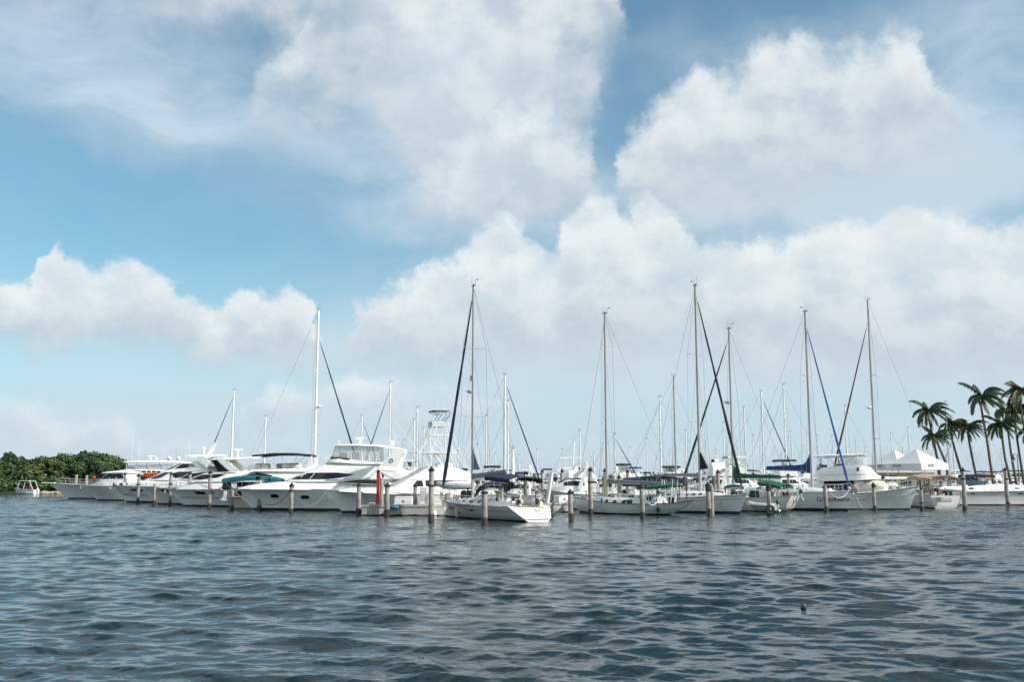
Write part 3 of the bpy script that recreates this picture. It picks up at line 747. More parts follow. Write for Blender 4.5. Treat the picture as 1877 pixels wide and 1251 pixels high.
b = Boat('motor_yacht', 'white sport yacht with two white radar domes and a blue raked windscreen', 'motor yacht', (205, 121), (395, 120), LG)
h = b.hull([(206,891),(260,892),(395,894)], [(205,890.5),(218,905),(232,922)], [(395,894),(397,922)], 4.5, flare=1.6, wlb=.3, boot=.14)
b.part('hull_stripe', h.stripe(.42, .96, .43, .47), STRIPE, b.hull_o)
panel(b, h, 'hull_window', cols(b, [(231,897.5),(262,897.5),(262,901.5),(240,901)], 1.6), GLASS, b.hull_o, .015)
b.rail(b.P(212,890)[0], b.P(300,892)[0], .7, 9); b.anchor(b.P(207,892)[0]+.1, b.P(207,892)[1]+.03)
s1 = shell(b, 'foredeck', [(225,893,889,1.0,.6),(245,893,884,1.7,1.3),(268,893,880,2.0,1.6),(390,893,879,2.1,1.8)])
s2 = shell(b, 'cabin', [(262,881,879,1.2,1.0),(275,881,875,1.6,1.4),(300,881,862.5,1.8,1.4),(326,881,848,1.7,1.2),(340,881,845.5,1.7,1.2),(372,881,848,1.7,1.3),(385,881,858,1.7,1.4)])
panel(b, s2, 'windscreen', cols(b, [(272,878),(300,866.5),(312,866),(296,876),(285,878.5)], 1.7), GLASSB)
panel(b, s2, 'upper_window', cols(b, [(298,863),(324,850),(330,850),(314,860)], 1.5), GLASS)
panel(b, s2, 'upper_window', cols(b, [(319,860),(331,850.5),(352,850.5),(359,857)], 1.5), GLASS)
panel(b, s2, 'cabin_window', cols(b, [(311,869),(325,865.5),(352,865),(350,872),(320,877.5)], 1.8), GLASS)
b.part('windscreen', s2.front(b.P(274,870)[0], b.P(322,870)[0], 1.0), GLASSB, s2.o)
for px in (313, 324): x, z = b.P(px,846.5); b.dome(x, .5 if px == 313 else -.5, z, .27, .15)
for px, h_ in ((312,27),(336,28)): x, z = b.P(px,847); b.antenna(x, -.7, z, h_*121/1825)

x_, z_ = b.P(238,886); gear(b, [(x_-.6,0,z_-.35,3),(x_+.8,.4,z_-.3,4),(x_+2.0,.2,z_-.3,3)], 8)
b = Boat('motor_yacht', 'white hardtop cruiser with an angled fin arch, third from the near end', 'motor yacht', (257, 112), (450, 111), LG)
h = b.hull([(258,893),(300,894),(450,896)], [(257,892.5),(272,908),(290,925)], [(450,896),(452,926)], 4.2, flare=1.6, wlb=.3, boot=.12)
panel(b, h, 'hull_window', cols(b, [(286,898.5),(309,899),(309,903),(296,903)], 1.6), GLASS, b.hull_o, .015)
b.rail(b.P(266,891)[0], b.P(345,894)[0], .7, 8); b.anchor(b.P(259,894)[0]+.05, b.P(259,894)[1]); b.anchor(b.P(259,894)[0]-.5, b.P(259,894)[1]+.05)
s1 = shell(b, 'foredeck', [(275,895,892,1.0,.6),(298,895,884,1.7,1.3),(330,895,880,1.9,1.6),(440,895,879,2.0,1.7)])
s2 = shell(b, 'cabin', [(322,881,879,1.2,1.0),(338,881,870,1.6,1.4),(352,881,863,1.7,1.4),(395,881,861,1.7,1.5),(440,881,864,1.7,1.5)])
panel(b, s2, 'cabin_window', cols(b, [(328,877.5),(345,869),(370,866),(398,867),(398,875),(345,878.5)], 1.7), GLASS)
s3 = shell(b, 'windscreen', [(336,864,862,1.3,1.2),(347,864,846,1.4,1.1),(380,863,841,1.5,1.2)], m=CLEAR)
shell(b, 'hardtop', [(334,836.5,835,1.1,.9),(345,838,834,1.5,1.3),(372,840,833,1.6,1.4),(398,837,833.5,1.4,1.2)])
a = MB()
for sd in (1,-1): a.prism(b.PP([(372,838),(386,838),(404,863),(392,863)]), sd*1.45, sd*1.58)
b.part('hardtop_arch', a, GEL)
b.part('radar_fin', MB().prism(b.PP([(380,834),(387,834),(397,811),(393,812)]), -.1, .1), GEL); x, z = b.P(373,833.5); b.open_array(x, 0, z, .45, 1.0, 1.2)
for px in (338,352): x, z = b.P(px,838); b.antenna(x, .9, z, 2.2)

b = Boat('motor_yacht', 'white sport yacht with slanted black hull windows and a hardtop carrying a radar', 'motor yacht', (307, 105.5), (520, 104.5), LG)
h = b.hull([(308,897),(350,897.5),(420,898.5),(520,899)], [(307,896.5),(322,913),(341,931)], [(520,899),(522,931)], 4.2, flare=1.55, wlb=.32, boot=.10)
b.part('hull_stripe', h.stripe(.50, .95, .50, .535), STRIPE, b.hull_o); b.part('spray_rail', h.line(.36,.30,(.2,.93), .03), GEL, b.hull_o)
panel(b, h, 'hull_window', cols(b, [(351,901.5),(373,902),(378,907.5),(358,907)], 1.7), GLASS, b.hull_o, .015)
panel(b, h, 'hull_window', cols(b, [(385,901.5),(424,902),(424,907),(397,907.5)], 1.7), GLASS, b.hull_o, .015)
b.rail(b.P(318,896)[0], b.P(400,896)[0], .65, 9); b.cleats([b.P(325,897)[0], b.P(385,897)[0]]); b.anchor(b.P(308,898)[0]+.1, b.P(308,898)[1]+.02)
s1 = shell(b, 'foredeck', [(318,898,895,1.0,.5),(335,898,888,1.5,1.1),(358,898,883,1.8,1.5),(400,899,881.5,1.95,1.7),(515,899,881,2.0,1.8)])
s2 = shell(b, 'cabin', [(338,884,882,1.0,.8),(352,884,874,1.5,1.2),(372,884,867,1.7,1.4),(400,884,864.5,1.8,1.5),(455,884,864.5,1.8,1.6),(510,884,868,1.8,1.6)])
panel(b, s2, 'cabin_window', cols(b, [(346,879.5),(366,871),(400,869),(414,869.5),(400,876),(366,880)], 1.7), GLASS)
b.part('windscreen', s2.front(b.P(341,870)[0], b.P(369,870)[0], 1.0), GLASSB, s2.o)
shell(b, 'windscreen', [(368,867,865,1.3,1.2),(380,867,848,1.4,1.1),(384,867,844,1.4,1.15),(400,867,843.5,1.4,1.2)], m=CLEAR)
shell(b, 'hardtop', [(380,844.5,843,1.1,.9),(390,844,840,1.6,1.4),(430,843,838.5,1.7,1.5),(458,840.5,837.5,1.5,1.3)])
a = MB()
for sd in (1,-1): a.prism(b.PP([(407,842),(420,842),(447,864),(432,865)]), sd*1.5, sd*1.66)
b.part('hardtop_arch', a, GEL)
q = MB()
for sd in (1,-1): q.prism(b.PP([(396,844),(406,844),(428,865),(410,865)]), sd*1.40, sd*1.44)
b.part('opening_shade', q, BLACKC)  # black sheet painted in for the shade of the opening below the hardtop
x, z = b.P(435,839); b.open_array(x, 0, z, .55, 1.0, .2); x, z = b.P(447,838); b.antenna(x, .5, z, .85)
se = MB(); 
for i in range(3): x, z = b.P(384+i*8,866); se.box((x, -.4, z+.25), (.5, .9, .7), r=.1)
b.part('helm_seat', se, MAROON)


b = Boat('motor_yacht', 'white flybridge yacht under a black arched sun top, behind the teal-covered boat', 'motor yacht', (385, 100.5), (632, 100), LG)
h = b.hull([(386,898),(430,899),(632,901)], [(385,897.5),(405,915),(428,934)], [(632,901),(634,934)], 4.2, flare=1.6, wlb=.32)
s1 = shell(b, 'foredeck', [(400,899,896,1.0,.5),(415,899,889,1.5,1.2),(440,899,883,1.9,1.5),(630,900,881,2.0,1.8)])
s2 = shell(b, 'cabin', [(422,884,882,1.1,.9),(438,884,874,1.6,1.3),(455,884,866,1.8,1.5),(475,884,863,1.9,1.6),(620,884,863,1.9,1.7)])
panel(b, s2, 'cabin_window', cols(b, [(430,879),(440,871.5),(458,866.5),(475,867),(500,872.5),(494,876),(440,880)], 1.75), GLASS)
b.part('windscreen', s2.front(b.P(425,870)[0], b.P(452,870)[0], 1.1), GLASS, s2.o)
s3 = shell(b, 'flybridge', [(450,865,864,1.3,1.1),(458,865,861,1.7,1.5),(500,865,859.5,1.8,1.7),(580,866,858,1.8,1.7),(598,868,859,1.7,1.6)])
shell(b, 'flybridge_screen', [(446,862,861,1.1,1.0),(453,862,853,1.4,1.2),(474,861,852,1.6,1.4)], m=CLEAR)
se = MB()
for px, yy in ((476,0),(490,.6),(512,-.5),(528,.5),(545,0)): x, z = b.P(px,861); se.box((x, yy, z+.2), (.75, 1.0, .75), r=.12)
b.part('flybridge_seat', se, CREAM)
se = MB(); x, z = b.P(535,861); se.box((x, 0, z+.2), (1.5, 1.6, .8), r=.15); b.part('console', se, LTGREY)
x0, z0 = b.P(471,836); x1, _ = b.P(573,834); zt = b.P(520,829)[1]
b.canopy(min(x0,x1), max(x0,x1), 1.75, zt, .12, BLACKC, -.38, -.40, True, b.P(520,862)[1], bx=(x0+x1)/2)
b.part('radar_arch', MB().prism(b.PP([(567,862),(578,862),(577,836),(572,842)]), -1.3, -1.1).prism(b.PP([(567,862),(578,862),(577,836),(572,842)]), 1.1, 1.3), GEL)

b = Boat('centre_console_boat', 'small outboard fishing boat with teal canvas tops and red seats between two yachts', 'motor boat', (552, 96.8), (422, 96.8))
h = b.hull([(422,912),(480,911),(552,905)], [(552,905),(544,917),(536,935)], [(422,912),(424,935)], 2.5, mats=(mat('shaded_pale_hull', (.20,.20,.19), .35), None, None), flare=1.5, wlb=.35, bs=.92)  # dark grey puts the shade on a pale hull into its colour
outboard(b, -b.L/2-.1, .35*b.near, 1.75, .15, DARKM, WHITEC, sc=1.25); outboard(b, -b.L/2-.1, -.45*b.near, 1.75, .15, DARKM, WHITEC, sc=1.25)
s1 = shell(b, 'console', [(455,900,889,.7,.5),(470,900,884,.8,.6),(500,900,884,.8,.6),(520,900,896,.7,.5)], off=.8)
x0, z0 = b.P(412,872); x1, z1 = b.P(474,872)
b.canopy(x0, x1, .95, b.P(440,873)[1]-.02, .15, TEAL, -.35, -.10, True, 1.7, valance=.30)
x0, _ = b.P(479,872); x1, _ = b.P(496,872); b.canopy(x0, x1, .9, b.P(500,878)[1]+.05, .2, TEAL, 0, -.05, True, 1.8, name='spray_hood', valance=.40); x0, _ = b.P(499,872); x1, _ = b.P(519,872); b.canopy(x0, x1, .85, b.P(500,879)[1]+.05, .2, TEAL, 0, -.2, False, 1.8, name='spray_hood', valance=.32)
se = MB()
for px in (440,449,462): x, z = b.P(px,893); se.box((x, .1, z), (.45, 1.1, .8), r=.1)
b.part('seat', se, MAROON)
b.part('windscreen', MB().prism(b.PP([(470,888),(486,888),(482,877),(476,877)],.9), -.9, .9), CLEAR)

gear(b, [(1.2,.3,1.5,4),(-.6,-.2,1.3,4),(-2.2,.3,1.2,3)], 3)
# the big cruiser with the enclosed flybridge
b = Boat('motor_yacht', 'large white cruiser with oval portholes and a vinyl-enclosed flybridge', 'motor yacht', (424, 92.2), (770, 92.2), LG)
h = b.hull([(425,896.5),(470,896.5),(600,898),(770,900)], [(424,896),(440,912),(473,941)], [(770,900),(772,941)], 4.7, flare=1.45, wlb=.34, boot=.16, pw=2.0)
b.part('hull_crease', h.line(.80, .82, (.15, .93), .022, -.005), LTGREY, b.hull_o); b.part('spray_rail', h.line(.22, .18, (.1, .93), .03, .0), GEL, b.hull_o)
for i, (px, py) in enumerate(((499.5,910.5),(558.5,912.5),(660,914))):
    x, z = b.P(px, py, 1.9); o = panel(b, h, 'porthole', oval(x, z, .40, .15), GLASS, b.hull_o, .02)
    mb = MB(); c = oval(x, z, .45, .19)
    for sd in (1,-1): mb.tube([(q[0], sd*(h.y(q[0],q[1])+.02), q[1]) for q in c]+[(q[0], sd*(h.y(q[0],q[2])+.02), q[2]) for q in c[::-1]]+[(c[0][0], sd*(h.y(c[0][0],c[0][1])+.02), c[0][1])], .022, 5)
    b.part('porthole_rim', mb, LTGREY, o)
panel(b, h, 'anchor_recess', cols(b, [(430,901),(439,901),(441,906),(440,911),(436,909)], .6), RUBBER, b.hull_o, .012)
x, z = b.P(461,899,1.4)
for sd in (1,-1): b.part('fairlead', MB().box((x, sd*(h.y(x,z)+.02), z), (.28,.08,.14), r=.03), STEEL, b.hull_o)
s1 = shell(b, 'foredeck', [(430,897.5,895,.6,.3),(448,897.5,891,1.3,.9),(475,898,887,1.8,1.4),(510,898,883.5,2.1,1.7),(560,898.5,881.5,2.25,1.9),(640,899,880.5,2.3,2.0),(768,900,881,2.3,2.05)])
s2 = shell(b, 'deckhouse', [(520,884,882.5,1.3,1.0),(534,884,877,1.7,1.3),(552,884,867.5,2.0,1.5),(575,884,857,2.05,1.5),(592,884,849.5,2.1,1.55),(606,884,845.5,2.1,1.6),(640,884,844,2.1,1.8),(690,884,846,2.1,1.9),(715,884,849,2.1,1.95),(742,876,862,2.1,2.0),(752,872,866,2.0,1.9)], 5.0, sub=3)
sw = panel(b, s2, 'side_window', strip(b, [(532,879),(550,868.5),(573,867.3),(618,867),(649,870)], [(532,879.5),(560,879.3),(600,879),(625,876.5),(649,870.6)], 1.9, 20), GLASS)
mullions(b, s2, [b.P(568,873,1.9)[0]], b.P(568,879,1.9)[1], b.P(578,867,1.9)[1], b.P(577,867,1.9)[0]-b.P(568,867,1.9)[0], m=LTGREY, parent=sw)
b.part('windscreen', s2.front(b.P(528,870)[0], b.P(550,870)[0], 1.35, mb=None), GLASSB, s2.o)
sw2 = panel(b, s2, 'saloon_window', strip(b, [(618,886),(640,882),(662,880.3),(690,881),(704,885),(713,892)], [(618,886.4),(640,888),(662,889.5),(690,891),(704,892),(713,892.5)], 2.1, 18), GLASS, off=.24)
b.part('eyebrow_trim', MB().grid([[(x, sd*(s2.y(x, z)+.05+k), z+.0) for (x, z) in [b.P(px, 878.5-.012*(px-600)*.6, 1.9) for px in range(600, 745, 12)]] for k, sd in ((0,b.near),(.12,b.near))]), LTGREY, s2.o)
fb = shell(b, 'flybridge_coaming', [(596,851,847,1.3,1.2),(606,849,838.5,1.6,1.5),(622,849,839,1.8,1.7),(650,851,842,1.9,1.8),(700,852,848,1.95,1.9)], 4.0)
fs = shell(b, 'venturi_screen', [(604,842,839,1.35,1.3),(607,842,836,1.5,1.4),(640,844,840,1.75,1.65)], m=RUBBER)
en = shell(b, 'flybridge_enclosure', [(606,841,838,1.3,1.2),(609,841,826,1.45,1.3),(612,841,817.5,1.5,1.3),(650,843,816.5,1.65,1.5),(695,848,818,1.7,1.55)], 9.0, m=CLEAR)
fz = MB()
for px, lean in ((612,1),(637.5,0),(644,0),(664,0),(677,0),(690,2)):
    x, z0 = b.P(px,846,1.6); x1, z1 = b.P(px+lean,817,1.6)
    for sd in (1,-1): fz.tube([(x, sd*(en.y(x,z0)+.02), z0), (x1, sd*(en.y(x1,z1-.1)+.01), z1)], .035, 5)
b.part('enclosure_frame', fz, GEL, en.o)
hh = shell(b, 'hardtop', [(610,818,816.5,1.3,1.1),(620,817.5,814.5,1.6,1.4),(650,817.5,813,1.75,1.5),(690,819,814.5,1.8,1.55),(720,823,818.5,1.75,1.5),(741,828,823,1.5,1.3)], 3.0)
a = MB()
for sd in (1,-1): a.prism(b.PP([(741,824),(736,836),(726,862),(724,868),(700,862),(694,850),(706,845),(716,835),(722,822)], 1.7), sd*1.62, sd*1.80)
wg = b.part('hardtop_wing', a, GEL)
x, z = b.P(717.5,845,1.8); ring = MB()
for sd in (1,-1): ring.tube([(x+.16*math.cos(t*.63), sd*1.83, z+.17*math.sin(t*.63)) for t in range(11)], .03, 5)
b.part('emblem_ring', ring, DARKM, wg)
x, z = b.P(659,814); b.open_array(x, 0, z, .25, .75, .1); x, z = b.P(718,818); b.dome(x, 0, z, .26, .05); x, z = b.P(622,815); b.dome(x, .3, z, .10, .12)
x, z = b.P(715,818); b.antenna(x, .9, z, .9)
b.rail(b.P(436,896)[0], b.P(438,896)[0], .12, 1)
b.cleats([b.P(455,896)[0], b.P(540,896)[0]])
se = MB()
for px in (630,652): x, z = b.P(px,846); se.box((x, .3, z+.35), (.6, 1.2, .8), r=.15)
b.part('helm_seat', se, WHITEC)

# sport fisher with the tuna tower
b = Boat('sport_fishing_boat', 'white sport fishing boat with tall tuna tower and outriggers behind the concrete dock', 'fishing boat', (601, 83.5), (885, 88.5))
h = b.hull([(602,899.5),(640,900.5),(700,903),(760,906),(885,910)], [(601,899),(612,916),(627,940)], [(885,910),(886,941)], 4.6, flare=1.7, wlb=.26, boot=.18, bs=.92, pw=1.9)
b.part('hull_crease', h.line(.66, .60, (.1, .9), .016, 0), LTGREY, b.hull_o)
xx, zz = b.P(637,905,1.2)
b.letters('FISHING', .13, b.P(634,905,1)[0], b.P(634,905,1)[1], LTGREY, .02, b.hull_o)
b.rail(b.P(618,899)[0], b.P(700,899)[0], .62, 8); b.cleats([b.P(620,899)[0], b.P(700,903)[0]])
s1 = shell(b, 'foredeck', [(625,902,899,1.0,.7),(645,903,895,1.6,1.3),(700,906,894,2.0,1.6),(735,907,895,2.1,1.7)], 4)
s2 = shell(b, 'deckhouse', [(714,900,898,1.4,1.2),(730,904,889,1.7,1.5),(752,906,876.5,1.95,1.6),(785,908,858,2.0,1.5),(800,908,856,2.0,1.6),(845,909,858,2.0,1.7),(862,909,866,2.0,1.8)], 5.0, sub=3)
panel(b, s2, 'side_window', cols(b, [(765,882),(776.5,882),(776.5,892.5),(757,892.5)], 1.9), GLASS); panel(b, s2, 'side_window', cols(b, [(781,882),(833,882),(833,892.5),(781,892.5)], 1.9), GLASS)
b.part('shaded_mask_panel', s2.front(b.P(717,880)[0], b.P(750,880)[0], 1.45, .03), LTGREY, s2.o); b.part('shaded_mask_panel', s2.front(b.P(753.5,870)[0], b.P(783,870)[0], 1.40, .03), LTGREY, s2.o)  # light grey carries the shade of the sloping white house front
panel(b, s2, 'flybridge_lip', strip(b, [(757,878.3),(860,879)], [(757,880),(860,880.7)], 1.9), GEL, off=.10)
mb = MB(); g = lambda px, py, y: (b.P(px,py)[0], y, b.P(px,py)[1])
for sd in (1,-1):
    for l in ([(764,858),(760,832),(783,801),(789,783)], [(866,903),(848,858),(833,816),(819,776)], [(783,858),(783,801)], [(845,858),(829,831)], [(818,800),(816,775)], [(787,800),(796,783)]):
        k = [1.45, 1.3, .75, .6] if len(l) == 4 else [1.35, .8]
        mb.tube([g(px, py, sd*k[i]) for i, (px, py) in enumerate(l)], .028, 5)
    mb.tube([g(783,801,sd*.75), g(829,831,sd*1.3)], .015, 5); mb.tube([g(800,799,sd*.75), g(781,831,sd*1.3)], .015, 5); mb.tube([g(800,799,sd*.75), g(829,831,sd*1.3)], .015, 5)
    mb.tube([g(783,803,sd*.75), g(806,831,sd*1.3)], .015, 5); mb.tube([g(756,831,sd*1.35), g(831,831,sd*1.35)], .026, 5); mb.tube([g(783,799,sd*.75), g(819,799,sd*.75)], .035, 5)
    mb.tube([g(788,831,sd*1.1), g(808,861,sd*1.3)], .045, 5)
for px, y0, w in ((783,799,.75),(819,799,.75),(756,831,1.35),(831,831,1.35),(790,831,1.35)): mb.tube([g(px,y0,-w), g(px,y0,w)], .026, 5)
for i in range(5): mb.tube([g(836+i*3.5,820+i*12,-.5), g(836+i*3.5,820+i*12,.5)], .025, 4)
tw = b.part('tuna_tower', mb, GEL)
b.part('tower_floor', MB().box(g(801,799.5,0), (1.5,1.3,.05), r=.02), GEL, tw); b.part('tower_floor', MB().box(g(794,831.5,0), (3.3,2.5,.07), r=.03), GEL, tw)
b.part('control_box', MB().box(g(799,779,0), (1.15,1.1,.55), r=.08), LTGREY, tw)
cb = MB()
for sd in (1,-1): cb.tube([g(797,775,sd*.5), g(809,757,sd*.55), g(790,755,sd*.55)], .03, 5); cb.tube([g(811,774,sd*.5), g(821,763,sd*.55), g(821,756,sd*.55)], .03, 5); cb.tube([g(789,755,sd*.55), g(795,759,sd*.55), g(806,761,sd*.5)], .025, 5)
cb.box(g(805,754.5,0), (1.55,1.25,.07), r=.03); b.part('tower_top', cb, DARKM, tw)
b.part('outrigger', MB().tube([g(708,774,2.6), g(778,857,1.6)], .014, 6, .03), GEL); b.part('outrigger', MB().tube([g(721,774,-2.6), g(783,857,-1.6)], .014, 6, .03), GEL)
x, z = b.P(800,833); b.dome(x, 0, z-.35, .28, .05)
rd = MB()
for i in range(6): rd.tube([g(746+i*2,856,.8-i*.3), g(741+i*3.3,845+(i%3)*1.5,.8-i*.3)], .02, 4); rd.ball(g(745+i*2.2,850+(i%2)*2,.8-i*.3), .11, 6, 5)
b.part('fishing_reels', rd, DARKM)
for px in (801,812): x, z = b.P(px,753); b.antenna(x, 0, z, .9)
se = MB()
for px in (805,822): x, z = b.P(px,858); se.box((x, 0, z+.1), (.6,.6,.6), r=.1)
b.part('helm_chair', se, WHITEC)

# ------------------------------------------------------------------ sailing boats and cruisers on the right
def trunk(b, xs, wid, h, name='cabin', m=None, n=4.0):
    """cabin trunk: local x positions, half widths, heights above the deck"""
    S = [(x, w, w*.86, b.deckz(x)-.06, b.deckz(x)+max(.03, hh)) for x, w, hh in zip(xs, wid, h)]
    sh = Shell(S, n); sh.o = b.part(name, sh.mb(), m or GEL); return sh
def ports(b, sh, items, m=None, name='cabin_window', both=True):
    for (x, z, a, h_) in items: b.part(name, sh.side(oval(x, z, a, h_), .015, (1,-1) if both else (b.near,)), m or GLASS, sh.o)
def wheel(b, x, z, r=.45):
    mb = MB(); N = 14; mb.tube([(x, r*math.cos(2*math.pi*i/N), z+r*math.sin(2*math.pi*i/N)) for i in range(N+1)], .018, 5)
    for i in range(6): a = i*math.pi/3; mb.tube([(x, 0, z), (x, r*math.cos(a), z+r*math.sin(a))], .009, 4)
    b.part('steering_wheel', mb, STEEL)
def pedestal(b, x, z): b.part('binnacle', MB().tube([(x, 0, z), (x, 0, z+.85)], .08, 8).ball((x, 0, z+.95), .13, 8, 6), WHITEC)
def winches(b, pts):
    mb = MB()
    for x, y, z in pts: mb.tube([(x,y,z),(x,y,z+.16)], .07, 8, .06)
    b.part('winch', mb, STEEL)

# --- sloop with the open white transom, nearest boat
b = Boat('sailboat', 'white sloop nearest the camera with an open stepped transom and navy furled headsail', 'sailboat', (806, 78.5), (986, 68.6))
L2 = b.L/2
h = b.hull_m([(-L2+.9,1.05),(-1.5,1.03),(2,1.15),(L2,1.45)], [(0,L2-.75),(1.45,L2)], [(0,-L2+.02),(.25,-L2+.12),(1.05,-L2+1.05)], 3.9, (GEL, BOOTR, DECK), boot=.06, bs=.90, tm=.40, pw=2.1, wl=.40, wlb=.40, flare=.62)
b.part('hull_stripe', h.stripe(.03,.97,.66,.69), STRIPEB, b.hull_o)
for k in (.74, .70): x = -L2+b.L*k; b.part('cabin_window', h.side(oval(x, .72, .16, .075), .014), GLASS, b.hull_o)
b.part('hull_window', h.side(oval(-.6, .68, .30, .07), .014), STRIPEB, b.hull_o)
# transom mouldings: locker panels, platform, ladder
tx = lambda z: -L2+ (z/1.05)*1.0
for (y, z, w, hh, nm) in ((.62,.72,.62,.30,'transom_locker'),(-.62,.72,.62,.30,'transom_locker'),(0,.62,.5,.42,'transom_door')):
    mb = MB(); mb.box((0,0,0), (.05, w, hh), r=.02); mb.v = [(tx(z+c)-.05+a, y+b_, z+c) for a, b_, c in mb.v]; b.part(nm, mb, LTGREY if nm == 'transom_door' else WHITEC)
b.part('swim_platform', MB().box((tx(.25)-.12, 0, .24), (.35, 2.3, .06), r=.02), DECK)
ld = MB()
for y in (-.62,-.30): ld.tube([(tx(.15)-.2, y, .1), (tx(1.0)-.12, y, 1.0), (tx(1.05), y, 1.25)], .02, 5)
for k in range(4): z = .3+.22*k; ld.tube([(tx(z)-.14, -.62, z), (tx(z)-.14, -.30, z)], .018, 5)
b.part('boarding_ladder', ld, STEEL)
b.letters
rl = MB(); z0 = 1.05
for s_ in (1,-1): rl.tube([tuple(Vector(h.pt(0, q_, s_))+Vector((-.03,0,0))) for q_ in (.02,.08,.16,.3,.45,.6,.8,1.0)]+[h.pt(.06,1.0,s_), h.pt(.14,1.0,s_)], .05, 6)
rl.tube([tuple(Vector(h.pt(0, .02, 1))+Vector((-.03,0,0))), tuple(Vector(h.pt(0, .02, -1))+Vector((-.03,0,0)))], .05, 6)
b.part('transom_rim', rl, GEL)
sg = MB().box((tx(.92)-.07, b.near*-1.0, .93), (.02, .42, .12)); b.part('registration_plate', sg, mat('gold_sign', (.55,.36,.05), .5))
c1 = trunk(b, [-2.0,-1.0,1.0,2.6,3.6,4.3], [1.15,1.35,1.30,1.05,.75,.35], [.52,.50,.42,.32,.18,.02]); 
ports(b, c1, [(-.9,1.30,.24,.10),(.1,1.30,.24,.10),(1.1,1.31,.20,.08)])
b.part('deck_hatch', MB().box((2.4,0,b.deckz(2.4)+.34), (.6,.6,.06), r=.02).box((3.4,0,b.deckz(3.4)+.24), (.5,.5,.06), r=.02), GLASS)
ck = MB()
for s_ in (1,-1): ck.box((-3.6, s_*1.15, 1.18), (3.0, .35, .38), r=.08)
b.part('coaming', ck, DECK)
b.part('cockpit_floor', MB().box((-3.7, 0, 1.02), (3.2, 1.9, .05)), TEAK)
mx, _ = b.P(866, 905); mtop = b.P(869, 524)[1]
fx, fz = L2-.25, 1.55
bz = b.P(868,878)[1]; bx_, bz2 = b.P(930,866)
b.rig(mx, 1.5, mtop, .115, ALU, [b.P(866,765)[1], b.P(866,640)[1]], (fx, fz), NAVY, .15, .975, (-L2+1.2, 1.1), (bx_, bz2, bz), GREYC, .34, .05, 1.35, radar=(mx+.45, b.P(860,719)[1]), furl_bottom=.05)
b.part('radar_reflector', MB().tube([(mx+.25,0,b.P(863,699)[1]), (mx+.25,0,b.P(863,689)[1])], .09, 7), WHITEC)
st = MB().grid([[(mx-.12, 0, z), (mx-.12-(.9*(1-t)**1.3), .02*(k), z)] for k in (1,) for t, z in [(i/8, b.P(866,862)[1]+(b.P(866,822)[1]-b.P(866,862)[1])*i/8) for i in range(9)]]); b.part('sail_corner', st, GREYC)
xa, za = b.P(880,888); xb, zb = b.P(995,884)
b.canopy(-4.9, -1.9, 1.45, 3.02, .22, NAVY, -.15, .05, True, 1.2, valance=.22)
b.canopy(-1.9, -.55, 1.25, 2.55, .16, NAVY, .1, -.45, True, 1.5, name='spray_hood', valance=.35)
b.rail(-L2+2.0, L2-.5, .62, 10); 
pr = MB()
for s_ in (1,-1): pr.tube([(L2-1.4, s_*.62, 1.35), (L2-1.3, s_*.65, 2.05), (L2-.1, s_*.12, 2.1)], .018, 5); pr.tube([(L2-.6, s_*.3, 1.4), (L2-.6, s_*.35, 2.07)], .016, 5)
b.part('pulpit', pr, STEEL)
pp = MB()
for s_ in (1,-1): pp.tube([(-L2+1.0, s_*1.5, 1.05), (-L2+.9, s_*1.55, 1.9), (-L2+2.2, s_*1.68, 1.9), (-L2+2.2, s_*1.68, 1.08)], .02, 5); pp.tube([(-L2+.95, s_*1.52, 1.45),(-L2+2.2, s_*1.68, 1.45)], .014, 4); pp.tube([(-L2+.9, s_*1.55, 1.9), (-L2+.8, s_*.6, 1.9), (-L2+.95, s_*.6, 1.05)], .02, 5)
b.part('pushpit', pp, STEEL); wheel(b, -4.5, 1.95, .5); pedestal(b, -4.2, 1.05); winches(b, [(-3.1,1.15,1.37),(-3.1,-1.15,1.37),(-1.6,.6,1.75),(-1.6,-.6,1.75)])
# white swinging gangway at the stern, black covered bundle by the mast, small gear
b.part('passerelle', MB().prism([(-L2+.95,1.2),(-L2+1.2,1.2),(-L2+.75,3.35),(-L2+.45,3.35)], -1.75, -1.62), GEL)
bd = MB()
for i in range(9): bd.ball((mx+.9+.35*rnd.uniform(-1,1)*2.2, rnd.uniform(-.4,.9)*b.near, b.deckz(mx)+.35+rnd.uniform(0,.4)), (rnd.uniform(.2,.4), .25, rnd.uniform(.15,.3)), 7, 5)
b.part('covered_bundle', bd, BLACKC)
b.fender(1.6, 'cream cylindrical fender hanging on the side of the nearest sloop', .42, .75, .15)
S1 = b
gear(b, [(-5,.9,1.2,4),(-5,-.9,1.2,4),(-3,1.2,1.35,4),(-2.2,-1.3,1.3,3),(1.5,.9,1.3,3),(4.2,.2,1.35,5),(5,.1,1.4,3)], 5)
# dinghy stowed on the foredeck, in front of the mast
d = Boat('inflatable_dinghy', 'grey inflatable dinghy lying on the foredeck of the nearest sloop', 'dinghy', (802, 80.8), (868, 80.3))
mb = MB(); a = d.L/2
for s_ in (1,-1): mb.tube([(-a-.1, s_*.55, .0), (-a+.2, s_*.55, 0), (0, s_*.55, 0), (a*.6, s_*.45, .05), (a, 0, .22)], [.10,.24,.25,.24,.20], 9)
d.part('tube', mb, HYPA); d.part('dinghy_hull', MB().prism([(-a,-.2),(a*.6,-.2),(a*.95,.1),(-a,.0)], -.45, .45), LTGREY); d.part('bench_seat', MB().box((-.2,0,.15), (.25,1.0,.05)), TEAK)
d.part('dinghy_cover', MB().ball((0,0,.12), (a*.8,.5,.30), 12, 6, v0=0), WHITEC); d.root.location.z = 3-(892-876)/FPX*80.5

